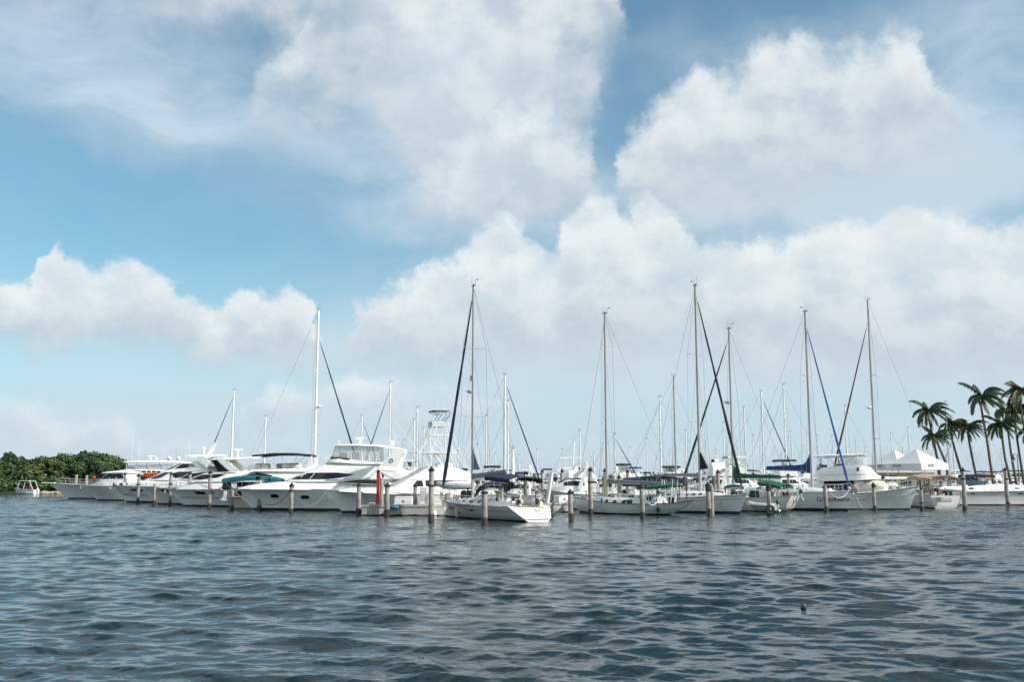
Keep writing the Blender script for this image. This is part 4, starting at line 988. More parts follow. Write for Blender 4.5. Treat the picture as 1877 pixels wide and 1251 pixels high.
# --- long keel sloop, side on, bow left
b = Boat('sailboat', 'old white sloop with a big arched side window and green stains under its stern', 'sailboat', (1054, 86.0), (1262, 79.5))
h = b.hull([(1055,914.5),(1085,918.5),(1120,922),(1180,925.5),(1235,923),(1262,918)], [(1054,914),(1055,926),(1062,939)], [(1262,918),(1253,925),(1240,934),(1215,946)], 3.2, 1.2, (GELOLD, BOOT, DECK), boot=.10, bs=.10, tm=.52, pw=2.4, wl=.84, wlb=.5, flare=.5, rubmat=STRIPEB)
gear(b, [(b.P(1205,918)[0],.6,b.P(1205,922)[1],5),(b.P(1235,918)[0],0,b.P(1235,921)[1],4),(b.P(1070,914)[0],0,b.P(1070,916)[1],4),(b.P(1125,914)[0],0,b.P(1125,914)[1],4),(b.P(1165,914)[0],0,b.P(1165,914)[1],4)], 11)
xs = [b.P(p,920,1)[0] for p in (1176,1160,1130,1100,1086,1078)]
c1 = trunk(b, xs, [1.0,1.05,1.0,.8,.6,.4], [.42,.42,.40,.36,.30,.05], m=GELOLD)
for px, py, a_, h_ in ((1100,917.5,.13,.13),(1110,919.5,.15,.14),(1126,921,.20,.14)): x, z = b.P(px,py,1); ports(b, c1, [(x,z,a_,h_)])
b.part('cabin_window', c1.side(cols(b, [(1138,924.5),(1139,919.5),(1144,916.5),(1156,916.5),(1159,919),(1159,924.5)], 1), .02), GLASS, c1.o)
xs = [b.P(p,920,1)[0] for p in (1204,1196,1180,1172)]
c2 = trunk(b, xs, [.85,.95,1.0,.9], [.35,.75,.8,.40], 'doghouse', GELOLD); x, z = b.P(1189,914,1); ports(b, c2, [(x,z,.28,.22)])
fr = MB()
for px in (1183,1189,1195): x, z = b.P(px,920,1); fr.tube([(x,b.near*1.0,z),(x,b.near*1.0,z+.8)], .03, 5)
b.part('window_frame', fr, WHITEC)
mx, mz = b.P(1113,914); mt = b.P(1114,574)[1]; xf, zf = b.P(1057,911); xa, za = b.P(1250,918)
x1, z1 = b.P(1250,889); z0 = b.P(1113,886)[1]
b.rig(mx, mz, mt, .125, ALU, [b.P(1113,765)[1], b.P(1113,634)[1]], (xf, zf), None, aft=(xa, za), boom=(x1, z1, z0), cover=GREYC, cov_h=.30, cov_rise=.1, sprw=1.15)
b.part('mast_pulpit', MB().tube([(mx-.7,-.5,mz),(mx-.7,-.5,mz+.9),(mx-.7,.5,mz+.9),(mx-.7,.5,mz)], .02, 5).tube([(mx+.7,-.5,mz),(mx+.7,-.5,mz+.9),(mx+.7,.5,mz+.9),(mx+.7,.5,mz)], .02, 5), STEEL)
b.rail(b.P(1066,914)[0], b.P(1225,922)[0], .62, 11); b.cleats([b.P(1075,915)[0]])
b.anchor(b.L/2-.05, b.P(1055,912)[1])
x, z = b.P(1160,913); b.part('ventilator', MB().tube([(x,0,z),(x,0,z+.25),(x+.15,0,z+.35)], .08, 7), WHITEC)
ty = MB()
for px, l in ((1236,4),(1228,-4),(1246,3),(1216,5)): ty.tube([(b.P(px,922)[0], b.near*.6, b.P(px,922)[1]), (b.P(px+l,880)[0], b.near*.6, b.P(px+l,880)[1])], .03, 5)
ty.tube([(b.P(1206,895)[0], b.near*.7, b.P(1206,893)[1]), (b.P(1240,893)[0], b.near*.7, b.P(1240,893)[1])], .03, 5); b.part('davit_frame', ty, WMAST)
x0, z0 = b.P(1192,893); x1, z1 = b.P(1239,891); b.canopy(min(x0,x1), max(x0,x1), .95, z1-.02, .18, GREEN, .05, -.12, True, 1.3, valance=.10)
b.fender(b.P(1216,930)[0], 'small dark green fender low on the stained stern of the old sloop', .5, .35, .13, DKGREEN)
b.part('gallows', MB().tube([(b.P(1252,917)[0],.6,b.P(1252,917)[1]),(b.P(1252,870)[0],.6,b.P(1252,878)[1]),(b.P(1252,870)[0],-.6,b.P(1252,878)[1]),(b.P(1252,917)[0],-.6,b.P(1252,917)[1])], .03, 5), MAROON)

# --- grey-white sloop, bow right towards the viewer
b = Boat('sailboat', 'white bow-right sloop with a blue waterline and black furled headsail on a tall mast', 'sailboat', (1370, 82.0), (1187, 91.0))
L2 = b.L/2; BLW = mat('blue_boot_stripe', (.015,.05,.09), .5)
h = b.hull_m([(-L2,1.25),(0,1.28),(L2,1.62)], [(0,L2-.85),(1.62,L2)], [(0,-L2+.3),(1.2,-L2)], 3.7, (GEL, BLW, DECK), boot=.16, bs=.8, tm=.42, pw=2.0, wl=.86, wlb=.45, flare=.8, rubmat=LTGREY)
b.part('hull_stripe', h.stripe(.02,.97,.78,.805), STRIPE, b.hull_o); b.part('hull_stripe', h.stripe(.02,.995,.93,.945), STRIPE, b.hull_o)
c1 = trunk(b, [-3.4,-2.2,.4,1.9,3.0,4.0], [1.2,1.3,1.25,1.0,.7,.3], [.62,.62,.55,.42,.28,.05])
for x, a_ in ((-3.0,.34),(-2.0,.36),(-.9,.34),(.2,.14),(.85,.20),(1.5,.16)): ports(b, c1, [(x, b.deckz(x)+.26, a_, .085)])
b.part('deck_hatch', MB().box((2.6,0,b.deckz(2.6)+.40), (.6,.6,.06), r=.02), GLASS)
mx, mz = b.P(1284,906); mt = b.P(1271,524)[1]; mz = b.deckz(mx)+.3
# mast foot and head are seen on one vertical: use the foot
b.rig(mx, mz, mt, .14, ALU, [b.P(1280,775)[1], b.P(1275,651)[1]], (L2-.35, 1.72), BLACKC, .14, .965, (-L2+.1, 1.3), (mx-4.4, 3.2, 3.05), GREYC, .30, .1, 1.25, furl_bottom=.04)
b.part('storm_sail_bag', MB().prism([(mx+.10,b.P(1272,862)[1]),(mx+1.0,b.P(1272,860)[1]),(mx+.15,b.P(1280,828)[1])], -.10, .10, inset=.3), BLACKC)
b.rail(-L2+.4, L2-.9, .62, 10); pr = MB()
for s_ in (1,-1): pr.tube([(L2-1.2, s_*.6, 1.55), (L2-1.2, s_*.6, 2.2), (L2-.05, s_*.15, 2.3), (L2-.1, s_*.12, 1.62)], .018, 5)
b.part('pulpit', pr, STEEL); b.anchor(L2-.15, 1.72); b.cleats([L2-1.0]); wheel(b, -4.4, 2.1); pedestal(b, -4.2, 1.25); winches(b, [(-3.6,1.2,1.5),(-3.6,-1.2,1.5)])
b.canopy(-5.2, -3.2, 1.25, 3.1, .18, NAVY, -.1, -.1, True, 1.4); S4 = b
gear(b, [(-4.5,.9,1.3,5),(-3,-1,1.4,4),(0,1.1,1.35,3),(3.5,.3,1.5,4),(4.6,0,1.6,4)], 7)

# --- canoe of a sloop with a green boom cover, stern right
b = Boat('sailboat', 'white sloop with green sail cover and oval transom to the right, inflatable on its side', 'sailboat', (1243, 94.5), (1462, 86.5))
L2 = b.L/2
h = b.hull_m([(-L2,1.42),(-1,1.15),(2,1.25),(L2,1.6)], [(0,L2-1.2),(1.6,L2)], [(0,-L2+1.5),(.35,-L2+.75),(1.42,-L2+.15)], 3.4, (GELOLD, BOOT, DECK), boot=.10, bs=.52, tm=.48, pw=2.0, wl=.62, wlb=.45, flare=.5)
b.part('hull_stripe', h.stripe(.12,.97,.60,.63), STRIPEB, b.hull_o); 
for s_ in (.25,-.25): b.part('transom_plate', MB().box((-L2+.22, s_, .95), (.03,.12,.34), r=.01), STRIPEB)
c1 = trunk(b, [-3.0,-2.0,0,1.6,2.6,3.4], [1.0,1.15,1.1,.9,.6,.3], [.5,.5,.45,.36,.22,.05], m=GELOLD); ports(b, c1, [(-1.8,1.45,.25,.09),(-.8,1.45,.25,.09),(.3,1.47,.2,.08)])
mx, mz = b.P(1345,903); mt = b.P(1342,602)[1]; mz = b.deckz(mx)+.3
x1, z1 = b.P(1434,877); z0 = b.P(1345,877)[1]
b.rig(mx, mz, mt, .12, ALU, [b.P(1342,745)[1]], (L2-.2, 1.7), DKGREEN, .13, .95, (-L2+.3, 1.45), (x1, z1, z0), GREEN, .42, .95, 1.25, radar=(mx+.42, b.P(1337,738)[1]), furl_bottom=.05)
b.canopy(-L2+.9, -L2+3.1, 1.2, b.P(1435,887)[1], .22, GREEN, -.25, .1, True, 1.4, valance=.2); b.part('weather_cloth', MB().box((-L2+3.4, b.near*1.25, 1.55), (.9,.04,.75), r=.01), DKGREEN)
b.canopy(-.6, .8, .6, 2.2, .25, GREEN, -.1, -.15, False, valance=.12, name='hatch_cover')
b.rail(-L2+.9, L2-.8, .62, 9); pp = MB()
for s_ in (1,-1): pp.tube([(-L2+.25, s_*.75, 1.4), (-L2+.15, s_*.78, 2.2), (-L2+1.4, s_*1.05, 2.15), (-L2+1.4, s_*1.05, 1.3)], .02, 5); pp.tube([(-L2+.2, s_*.55, 1.4), (-L2+.1, s_*.55, 3.1), (-L2+.5, s_*.55, 3.12)], .022, 5)
b.part('pushpit', pp, STEEL); wheel(b, -L2+1.6, 2.0, .42); pedestal(b, -L2+1.8, 1.3)
outboard(b, -L2+.1, -b.near*.6, 1.6, .1, DARKM, LTGREY, sc=.6)
wv = MB().tube([(-L2+.05,0,1.4),(-L2-.25,0,2.3)], .04, 5); wv.box((-L2-.25,0,2.6), (.05,.3,.6), r=.02); b.part('wind_vane', wv, WMAST)
S5 = b
gear(b, [(-L2+1,.6,1.4,5),(-L2+2.5,-.8,1.4,4),(-1.5,.9,1.3,4),(2,.6,1.3,4),(3.5,0,1.4,5)], 6)
d = Boat('inflatable_dinghy', 'grey inflatable dinghy with a black rubbing strip afloat beside the green-covered sloop', 'dinghy', (1371, 84.8), (1422, 83.6))
mb = MB(); a = d.L/2
for s_ in (1,-1): mb.tube([(-a-.12, s_*.6, .0), (-a+.2, s_*.6, 0), (0, s_*.6, 0), (a*.6, s_*.5, .05), (a, 0, .22)], [.08,.26,.27,.26,.22], 10)
d.part('tube', mb, HYPA); st = MB().tube([(-a,d.near*.86,0),(0,d.near*.86,0),(a*.6,d.near*.74,.03),(a*1.0,d.near*.2,.1)], .05, 5); d.part('rubbing_strip', st, RUBBER)
d.part('dinghy_hull', MB().prism([(-a,-.3),(a*.6,-.3),(a*.95,.1),(-a,.0)], -.5, .5), LTGREY); d.part('bench_seat', MB().box((-.2,0,.18), (.25,1.1,.05)), TEAK); outboard(d, -a, 0, .15, 0, DARKM, sc=.6); d.root.location.z = .62

# --- named sloop
b = Boat('sailboat', 'white sloop lettered GOOD KARMA with a blue boom cover', 'sailboat', (1562, 89.6), (1352, 98.0))
L2 = b.L/2
h = b.hull_m([(-L2,1.55),(0,1.6),(L2,1.78)], [(0,L2-.45),(1.78,L2)], [(0,-L2+.2),(1.5,-L2)], 3.7, (GEL, BOOT, DECK), boot=.17, bs=.85, tm=.42, pw=2.0, wl=.88, wlb=.45, flare=.8, rubmat=LTGREY)
b.part('hull_crease', h.line(.93,.94,(0,.99),.014,0), LTGREY, b.hull_o)
c1 = trunk(b, [-4.4,-3,.5,2.4,3.8,4.6], [1.2,1.35,1.25,.95,.6,.3], [.55,.55,.5,.4,.22,.04]); ports(b, c1, [(-2.8,2.0,.32,.09),(-1.6,2.0,.32,.09),(-.2,2.0,.3,.09),(1.2,2.0,.22,.08)])
gx = b.P(1521,916,1.3)[0]; gz = b.P(1521,917,1.3)[1]
for (t_, s_, a0, wd) in (('G',.60,1498.8,6.5),('OOD',.46,1512,19),('K',.60,1525,6.5),('ARMA',.46,1537,22)):
    x, z = b.P(a0, 917 if len(t_) == 1 else 917.6, 1.2); xw = abs(b.P(a0+wd/2,917,1.2)[0]-b.P(a0-wd/2,917,1.2)[0]); b.letters(t_, s_, x, z, TEXTB, .02, b.hull_o, width=xw*.9)
mx, mz = b.P(1489,898); mt = b.P(1469,572)[1]; mz = b.deckz(mx)+.3
x1, z1 = b.P(1403,862); z0 = b.P(1485,864)[1]
b.rig(mx, mz, mt, .13, ALU, [b.P(1475,690)[1]], (L2-.15, 1.9), FURLB, .12, .93, (-L2+.1, 1.6), (x1, z1, z0), BLUE, .60, 1.2, 1.3, furl_bottom=.03)
b.rail(-L2+.4, L2-1.0, .62, 10); pr = MB()
for s_ in (1,-1): pr.tube([(L2-1.2, s_*.6, 1.7), (L2-1.2, s_*.6, 2.4), (L2-.05, s_*.15, 2.5), (L2-.1, s_*.12, 1.78)], .018, 5)
b.part('pulpit', pr, STEEL); b.anchor(L2+.0, 1.85); b.cleats([L2-1.0]); S7 = b
gear(b, [(-4.5,.9,1.7,5),(-2,-1,1.7,4),(1,1.1,1.7,3),(4,.3,1.75,4)], 9)

# --- flybridge trawler with its canvas windscreen cover, bow right
b = Boat('motor_yacht', 'white flybridge trawler with beige windscreen covers and flared bow, moored right of GOOD KARMA', 'motor yacht', (1683, 93.0), (1468, 98.5))
h = b.hull([(1468,911),(1545,908),(1600,903.5),(1640,899),(1682,892.5)], [(1683,892),(1676,912),(1667,936)], [(1468,911),(1469,934)], 4.3, 1.6, boot=.09, bs=.9, tm=.45, pw=1.9, wl=.9, wlb=.28, flare=1.7, rubmat=STRIPE)
b.part('bow_moulding', h.line(.60,.72,(.45,.985),.03,.0), LTGREY, b.hull_o)
s1 = shell(b, 'deckhouse', [(1482,905,884,1.7,1.6),(1500,905,880,1.8,1.7),(1570,903,880,1.8,1.7),(1588,902,882,1.7,1.5),(1600,901,887,1.5,1.2)], 5)
panel(b, s1, 'saloon_window', cols(b, [(1506,883),(1568,882.5),(1569,899),(1506,900)], 1.75), GLASS, off=.05)
s2 = shell(b, 'flybridge', [(1499,882.5,862,1.8,1.7),(1515,882.5,858,1.9,1.8),(1545,882,853,1.95,1.75),(1578,881,852.5,1.9,1.6),(1588,880,858,1.75,1.4),(1602,879,877,1.5,1.2)], 11, sub=3)
panel(b, s2, 'styling_line', strip(b, [(1506,871),(1592,869.2)], [(1506,872.7),(1592,870.7)], 1.8), LTGREY, off=.02)
x, z = b.P(1572,861,1.8); panel(b, s2, 'cabin_window', [(x-.1,z-.18,z+.18),(x+.1,z-.18,z+.18)], GLASS)
s3 = shell(b, 'windscreen_cover', [(1570,903,882,1.85,1.72),(1595,902,881,1.8,1.6),(1610,901,882.5,1.65,1.4),(1618,900.5,887,1.5,1.2),(1622,900,897,1.3,1.0)], 4, m=CREAM, sub=3)
s4 = shell(b, 'flybridge_enclosure', [(1544,854,838,1.7,1.6),(1570,853.5,837,1.7,1.6),(1582,853,838,1.6,1.4),(1585,853,850,1.5,1.4)], 8, m=CLEAR)
fz = MB()
for px in (1557,1573,1583):
    x, z0 = b.P(px,853,1.6); z1 = b.P(px,837,1.6)[1]
    for sd in (1,-1): fz.tube([(x, sd*1.68, z0),(x, sd*1.6, z1)], .035, 5)
b.part('enclosure_frame', fz, GEL, s4.o)
x0, z0 = b.P(1500,837); x1, _ = b.P(1580,834); b.canopy(min(x0,x1), max(x0,x1), 1.7, b.P(1540,835)[1], .12, WHITEC, -.08, 0, True, b.P(1540,856)[1], name='hardtop', valance=.12)
b.rail(b.P(1568,903)[0], b.P(1672,894)[0], .7, 11); b.anchor(b.L/2-.1, b.P(1682,893)[1]+.05)
fr = MB()
for px in range(1514,1570,8): x, z = b.P(px,903,1.9); fr.tube([(x,b.near*1.95,z),(x,b.near*1.95,z+.75)], .022, 4)
x, z = b.P(1512,903,1.9); x2 = b.P(1568,903,1.9)[0]; fr.tube([(x,b.near*1.95,z+.75),(x2,b.near*1.95,z+.75)], .025, 4); b.part('side_railing', fr, STEEL)
x, z = b.P(1494,853); b.part('aft_ladder', MB().tube([(b.P(1489,905)[0],.8,b.P(1489,905)[1]),(b.P(1495,856)[0],.8,z)], .03, 5).tube([(b.P(1489,905)[0],.4,b.P(1489,905)[1]),(b.P(1495,856)[0],.4,z)], .03, 5), STEEL)
x, z = b.P(1567,904,2); b.part('rolled_cushion', MB().ball((x, b.near*1.9, z+.35), (.35,.25,.45), 9, 7), TAN); TRW = b
gear(b, [(b.P(1540,880)[0],.8,b.P(1540,856)[1],4),(b.P(1512,880)[0],0,b.P(1512,858)[1],4),(b.P(1560,900)[0],b.near*1.9,b.P(1560,904)[1],3),(b.P(1640,895)[0],.2,b.P(1640,898)[1],4)], 10)

# --- stern-on sloop with tan bimini
o_s = at(1733, 925, 97.5); o_b = at(1642, 925, 108.5)
b = Boat('sailboat', 'white sloop seen stern-on beneath a tan bimini', 'sailboat', (1642, 108.5), (1733, 97.5))
L2 = b.L/2
h = b.hull_m([(-L2,1.25),(0,1.2),(L2,1.55)], [(0,L2-.9),(1.55,L2)], [(0,-L2+.1),(.3,-L2),(1.25,-L2-.1)], 3.3, (GEL, BOOT, DECK), boot=.06, bs=.88, tm=.4, pw=2.0, wl=.60, wlb=.45, flare=.45)
gear(b, [(-L2+.5,.9,1.3,4),(-L2+.6,-.9,1.3,4),(-L2+1.5,.5,1.3,4),(-L2+3,-.9,1.4,4)], 12)
b.part('transom_recess', MB().box((-L2-.07, .1, .92), (.08, 1.6, .34), r=.04), LTGREY); b.part('swim_ladder', MB().tube([(-L2-.16,.9,.2),(-L2-.16,.9,1.2)], .02, 5).tube([(-L2-.16,.6,.2),(-L2-.16,.6,1.2)], .02, 5), STEEL)
c1 = trunk(b, [-2.4,-1.4,.6,2.0,3.2], [1.1,1.15,1.1,.9,.5], [.5,.5,.45,.34,.05]); ports(b, c1, [(-1.2,1.42,.25,.09),(0,1.43,.22,.09)])
b.part('spray_hood', MB().ball((-2.0,0,1.5), (.8,1.15,.85), 12, 7, v0=0), GREYC)
b.canopy(-L2+.2, -L2+2.4, 1.55, 3.05, .28, TAN, -.1, -.1, True, 1.3, valance=.25); b.canopy(-L2+2.5, -L2+5.2, 1.35, 3.25, .25, TAN, -.2, -.3, True, 1.6, name='boom_awning', valance=.3)
pp = MB()
for s_ in (1,-1): pp.tube([(-L2-.05, s_*1.35, 1.25), (-L2-.1, s_*1.4, 2.0), (-L2-.12, s_*.35, 2.0), (-L2-.08, s_*.35, 1.25)], .025, 5); pp.tube([(-L2-.1, s_*1.4, 2.0), (-L2+1.8, s_*1.5, 1.95), (-L2+1.8, s_*1.5, 1.2)], .025, 5)
pp.tube([(-L2-.15,-1.5,2.25),(-L2-.15,1.5,2.25)], .035, 6); b.part('pushpit', pp, STEEL); wheel(b, -L2+1.3, 1.95, .5); pedestal(b, -L2+1.5, 1.2)
se = MB()
for s_ in (.55,-.35): se.box((-L2+.5, s_, 1.75), (.3,.4,.55), r=.08)
b.part('seat', se, BLACKC)
b.rail(-L2+.4, L2-.6, .6, 8); b.cleats([-L2+.6])
d = thing('inflatable_dinghy', 'white dinghy slung sideways across the stern of the tan-canopied sloop', 'dinghy', at(1750, 897, 96.2), R(6)); db = Boat.__new__(Boat); db.root = d; db.near = -1
mb = MB().tube([(-1.3,-.5,0),(-.6,-.55,0),(.4,-.5,0),(1.1,-.1,.12),(.4,.4,0),(-.6,.45,0),(-1.3,.4,0)], [.15,.24,.26,.26,.26,.24,.15], 10); mb.build('tube', GEL, d); MB().box((-.2,-.05,-.12), (1.7,.8,.12), r=.05).build('dinghy_hull', LTGREY, d); MB().box((.1,-.05,.16), (.22,.9,.05)).build('bench_seat', BOOT, d)

# --- white cruiser at the right edge
b = Boat('motor_yacht', 'long white express cruiser at the right edge with black canvas and a grey hull band', 'motor yacht', (1965, 108.5), (1755, 109.5))
h = b.hull([(1755,902.5),(1820,901.5),(1900,900.5),(1965,900)], [(1965,900),(1950,915),(1935,929)], [(1755,902.5),(1757,928)], 4.0, 1.6, flare=1.5, wlb=.35, boot=.10, bs=.92)
b.part('hull_stripe', h.stripe(.0,.97,.68,.93), LTGREY, b.hull_o)
s1 = shell(b, 'foredeck', [(1762,903,893,1.7,1.5),(1790,903,888.5,1.9,1.6),(1850,903,888,1.8,1.5),(1920,902,892,1.3,1.0),(1955,901,898,.6,.3)])
s2 = shell(b, 'windscreen', [(1772,890,876,1.5,1.3),(1790,890,876,1.5,1.3),(1806,889,884,1.4,1.1),(1812,889,888,1.3,1.1)], m=GLASSB)
x0 = b.P(1764,873)[0]; x1 = b.P(1815,873)[0]; b.canopy(x0, x1, 1.4, b.P(1790,871)[1], .12, BLACKC, -.1, -.1, True, 2.2, valance=.18)
for px in (1781,1866): x, z = b.P(px,896,1.8); panel(b, s1, 'porthole', oval(x, z, .28, .07), GLASS)
for px in (1783,1870): x, z = b.P(px,904,1.8); panel(b, h, 'porthole', oval(x, z-.1, .2, .06), GLASS, b.hull_o)
b.rail(b.P(1812,890)[0], b.P(1950,898)[0], .62, 9, name='railing')

# ------------------------------------------------------------------ T-head dock and what stands on it
def slab(name, pts, z0, z1, m, kind='structure'):
    n = len(pts); vs = [(x, y, z0) for x, y in pts]+[(x, y, z1) for x, y in pts]
    mb = MB().add(vs, [tuple(range(n-1,-1,-1)), tuple(range(n, 2*n))]+[(i, (i+1) % n, n+(i+1) % n, n+i) for i in range(n)])
    o = mb.build(name, m, smooth=0)
    if kind: o['kind'] = kind
    return o
A = at(663,940,79.4); Bp = at(795,940,79.6); Cp = at(1048,935,87.0)
dk = thing('dock', 'weathered concrete dock running in front of the boats, left of and behind the nearest sloop', 'dock', (Bp.x, Bp.y, 0))
def rel(p, o): return (p[0]-o[0], p[1]-o[1])
o_ = (Bp.x, Bp.y); d1 = rel(A, o_); d2 = rel(Cp, o_)
sl = slab('dock_slab', [d1, (0,0), d2, (d2[0]-.3, d2[1]+2.0), (0,2.2), (d1[0], d1[1]+2.2)], .12, .80, CONC, None); sl.parent = dk
cp = slab('dock_edge', [(d1[0]-.06,d1[1]-.06), (0,-.06), (d2[0]+.06,d2[1]-.06), (d2[0]+.06,d2[1]+.1), (0,.12), (d1[0]-.06,d1[1]+.1)], .70, .86, CONC, None); cp.parent = dk
for t in (0.06,.5,.97):
    MB().tube([(d1[0]*t, d1[1]*t+1.0, -1.5), (d1[0]*t, d1[1]*t+1.0, .15)], .2, 8).build('dock_leg', WETW, dk)
for t in (.3,.6,.95): MB().tube([(d2[0]*t, d2[1]*t+1.0, -1.5), (d2[0]*t, d2[1]*t+1.0, .15)], .2, 8).build('dock_leg', WETW, dk)
def on_dock(px, D, z=.86): p = at(px, 920, D); return Vector((p.x, p.y, z))
t = thing('channel_post', 'red painted square post with a black pyramid cap standing on the dock', 'post', on_dock(692.5, 79.9)); 
hz = 3-(866-876)/FPX*79.9-.86
MB().box((0,0,hz/2), (.24,.24,hz), r=.02).build('post', RED, t); MB().add([(-.17,-.17,hz),(.17,-.17,hz),(.17,.17,hz),(-.17,.17,hz),(0,0,hz+.2)], [(0,3,2,1),(0,1,4),(1,2,4),(2,3,4),(3,0,4)]).build('cap', CAP, t, 0)
MB().box((.2,.02,hz-.35), (.12,.2,.35), r=.03).build('light_fitting', WHITEC, t)
def dock_box(px, D, w, h_, num, label, rz=0):
    t = thing('dock_box', label, 'storage box', on_dock(px, D), rz)
    MB().box((0,0,h_*.42), (w,.7,h_*.84), r=.03, top=1.02).build('box_body', WHITEC, t); lid = MB().box((0,0,h_*.91), (w*1.06,.78,h_*.17), r=.05, top=.93).build('lid', GEL, t)
    me = text_mesh(num, .24); me.transform(Matrix.Rotation(math.pi/2, 4, 'X')); me.transform(Matrix.Translation((0,-.375,h_*.42))); me.materials.append(TEXTB); o = bpy.data.objects.new('box_number', me); COL.objects.link(o); o.parent = t
dock_box(740, 80.6, 1.4, .62, '26', 'white dock box numbered 26 between two pilings on the concrete dock')
dock_box(1029, 86.9, 1.2, .62, '38', 'white dock box numbered 38 at the right end of the dock', R(40))
t = thing('power_pedestal', 'tall white power pedestal cabinet between a piling and the tall front piling', 'cabinet', on_dock(777, 80.9)); MB().box((0,0,.65), (.62,.5,1.3), r=.04).build('cabinet', WHITEC, t); MB().box((0,0,1.34), (.7,.58,.10), r=.03, top=.8).build('lid', GEL, t); MB().box((0,-.26,.7), (.42,.02,.8), r=.01).build('door', LTGREY, t)
p = at(723,931,79.2); o = MB().ball((0,0,0), (.36,.17,.17), 12, 8).build('dock_fender', FENDB, loc=(p.x, p.y, p.z)); tag(o, 'blue oval fender hanging on the dock face', 'fender'); MB().tube([(0,0,.15),(0,.12,.45)], .015, 4).build('fender_rope', ROPEW, o)
p = at(796,942,79.2); o = MB().ball((0,0,0), (.22,.22,.26), 12, 8).build('dock_fender', GEL, loc=(p.x, p.y, p.z)); tag(o, 'white ball fender low against the dock beside the tall front piling', 'fender'); MB().tube([(0,0,.22),(0,.15,.6)], .015, 4).build('fender_rope', ROPEW, o)
p = on_dock(1006, 85.9); o = MB().tube([(.32*math.cos(i*.5), .1+.05*math.sin(i*1.3), .38+.32*math.sin(i*.5)) for i in range(50)], .035, 5).build('coiled_hose', DKGREEN, loc=p); tag(o, 'dark hose coiled upright on the right end of the dock', 'hose')
p = on_dock(680, 80.3); o = MB().tube([(.25*math.cos(i*.6), .25*math.sin(i*.6), .03+.003*i) for i in range(40)], .025, 5).build('rope_coil', ROPEW, loc=p); tag(o, 'white rope coiled on the dock at the foot of the red post', 'rope')
# brown skiff behind the nearest boat
b = Boat('rowing_skiff', 'small brown wooden skiff poking out behind the white transom', 'rowing boat', (1018, 73.5), (975, 75.0))
b.hull_m([(-b.L/2,.34),(0,.30),(b.L/2,.42)], [(0,b.L/2-.3),(.42,b.L/2)], [(0,-b.L/2+.05),(.34,-b.L/2)], 1.1, (TEAK, BOOTR, TEAK), boot=.04, bs=.7, wl=.8, wlb=.4)
b.part('thwart', MB().box((0,0,.33), (.22,.95,.05)), WOOD)
# floating coconut
p = wat(1473,1118); o = MB().ball((0,0,0), (.068,.062,.056), 14, 10).build('coconut', mat('coconut_husk', (.035,.02,.012), .6, bump=.01, bump_scale=30), loc=(p.x, p.y, .045)); tag(o, 'brown coconut floating alone in the open water', 'coconut'); MB().box((.03,-.015,.054), (.04,.05,.012), r=.005).build('husk_scar', CREAM, o)

# ------------------------------------------------------------------ pilings
PG = 'mooring pilings in front of the boats'; PG2 = 'pilings among the boats behind'
def piling(px, yb, yt, label, D=None, r=.185, cap=True, mossy=False, wrap=(), lean=0.0, group=None, twin=False):
    r *= .94
    if D is None: q = wat(px, yb); D = q.y
    else: q = at(px, yb, D)
    top = at(px, yt, D).z; root = thing('piling', label, 'piling', (q.x, q.y, 0), 0, group or PG)
    g = random.Random(int(px*7)); n = 9; pts = []; rs = []; ct = .30 if cap else 0; H = top-ct
    for i in range(n+1):
        t = i/n; pts.append((lean*t+g.uniform(-.012,.012), g.uniform(-.01,.01), -1.2+(H+1.2)*t)); rs.append(r*(1.08-.16*t)*g.uniform(.96,1.04))
    MB().tube(pts, rs, 11).build('post', WOODG if mossy else WOOD, root)
    if twin: MB().tube([(p[0]+r*1.5, p[1]+.1, p[2] if i else -1.2) for i, p in enumerate(pts)], [q_*.8 for q_ in rs], 9).build('post', WOOD, root)
    w = g.uniform(.35,.6); MB().tube([(0,0,-1.0),(0,0,w*.6),(lean*.1,0,w)], [r*1.13,r*1.11,r*1.085], 11).build('wet_base', WETW, root)
    if cap: MB().tube([(lean,0,H-.05),(lean,0,H+.02),(lean,0,H+.30)], [r*1.22,r*1.25,r*.08], 11).build('cap', CAP, root)
    for z_ in wrap:
        z = at(px, z_, D).z; MB().tube([(r*1.14*math.cos(a), r*1.14*math.sin(a), z+.02*a/3) for a in [k*.6 for k in range(32)]], .028, 5).build('rope_wrap', ROPED, root)
    return root
piling(790, 957, 855, 'tall mottled piling in front of the dock end, nearest sloop just to its right', r=.20, wrap=(893,))
piling(888, 961, 886, 'thick piling standing in front of the nearest sloop hull', r=.215, wrap=(906,))
piling(1047, 956, 897, 'short piling with a dark red foot beside dock box 38', r=.185, wrap=(905,), lean=-.06)
piling(1083, 946, 856, 'tall piling before the bow of the old green-stained sloop', r=.20, wrap=(886,))
piling(1178, 951, 887, 'piling with a white rope loop before the arched window of the old sloop', r=.19, lean=-.03)
piling(1300, 947, 884, 'doubled piling before the sloop with the blue waterline', r=.21, twin=True, wrap=(897,901), lean=-.05)
piling(1410, 945, 884, 'piling with a tyre at its foot before the green-covered sloop', r=.19, wrap=(896,900))
piling(1515, 939, 892, 'capless piling hiding a letter of GOOD KARMA', r=.20, cap=False, lean=-.05)
piling(1604, 937, 884, 'piling before the hull of the flybridge trawler', r=.175, wrap=(894,), lean=-.04)
piling(1690, 936, 891, 'pale piling left of the stern-on sloop', r=.17, wrap=(924,))
piling(1769, 936, 857, 'tall piling at the dinghy end of the stern-on sloop', r=.20, wrap=(880,))
piling(1848, 929, 857, 'rightmost front piling, before the long cruiser', r=.21, wrap=(880,), lean=-.08)
piling(709, 947, 885, 'grey piling on the dock front right of the red post', r=.215)
piling(657, 945, 884, 'piling at the left end of the dock', r=.20, wrap=(892,))
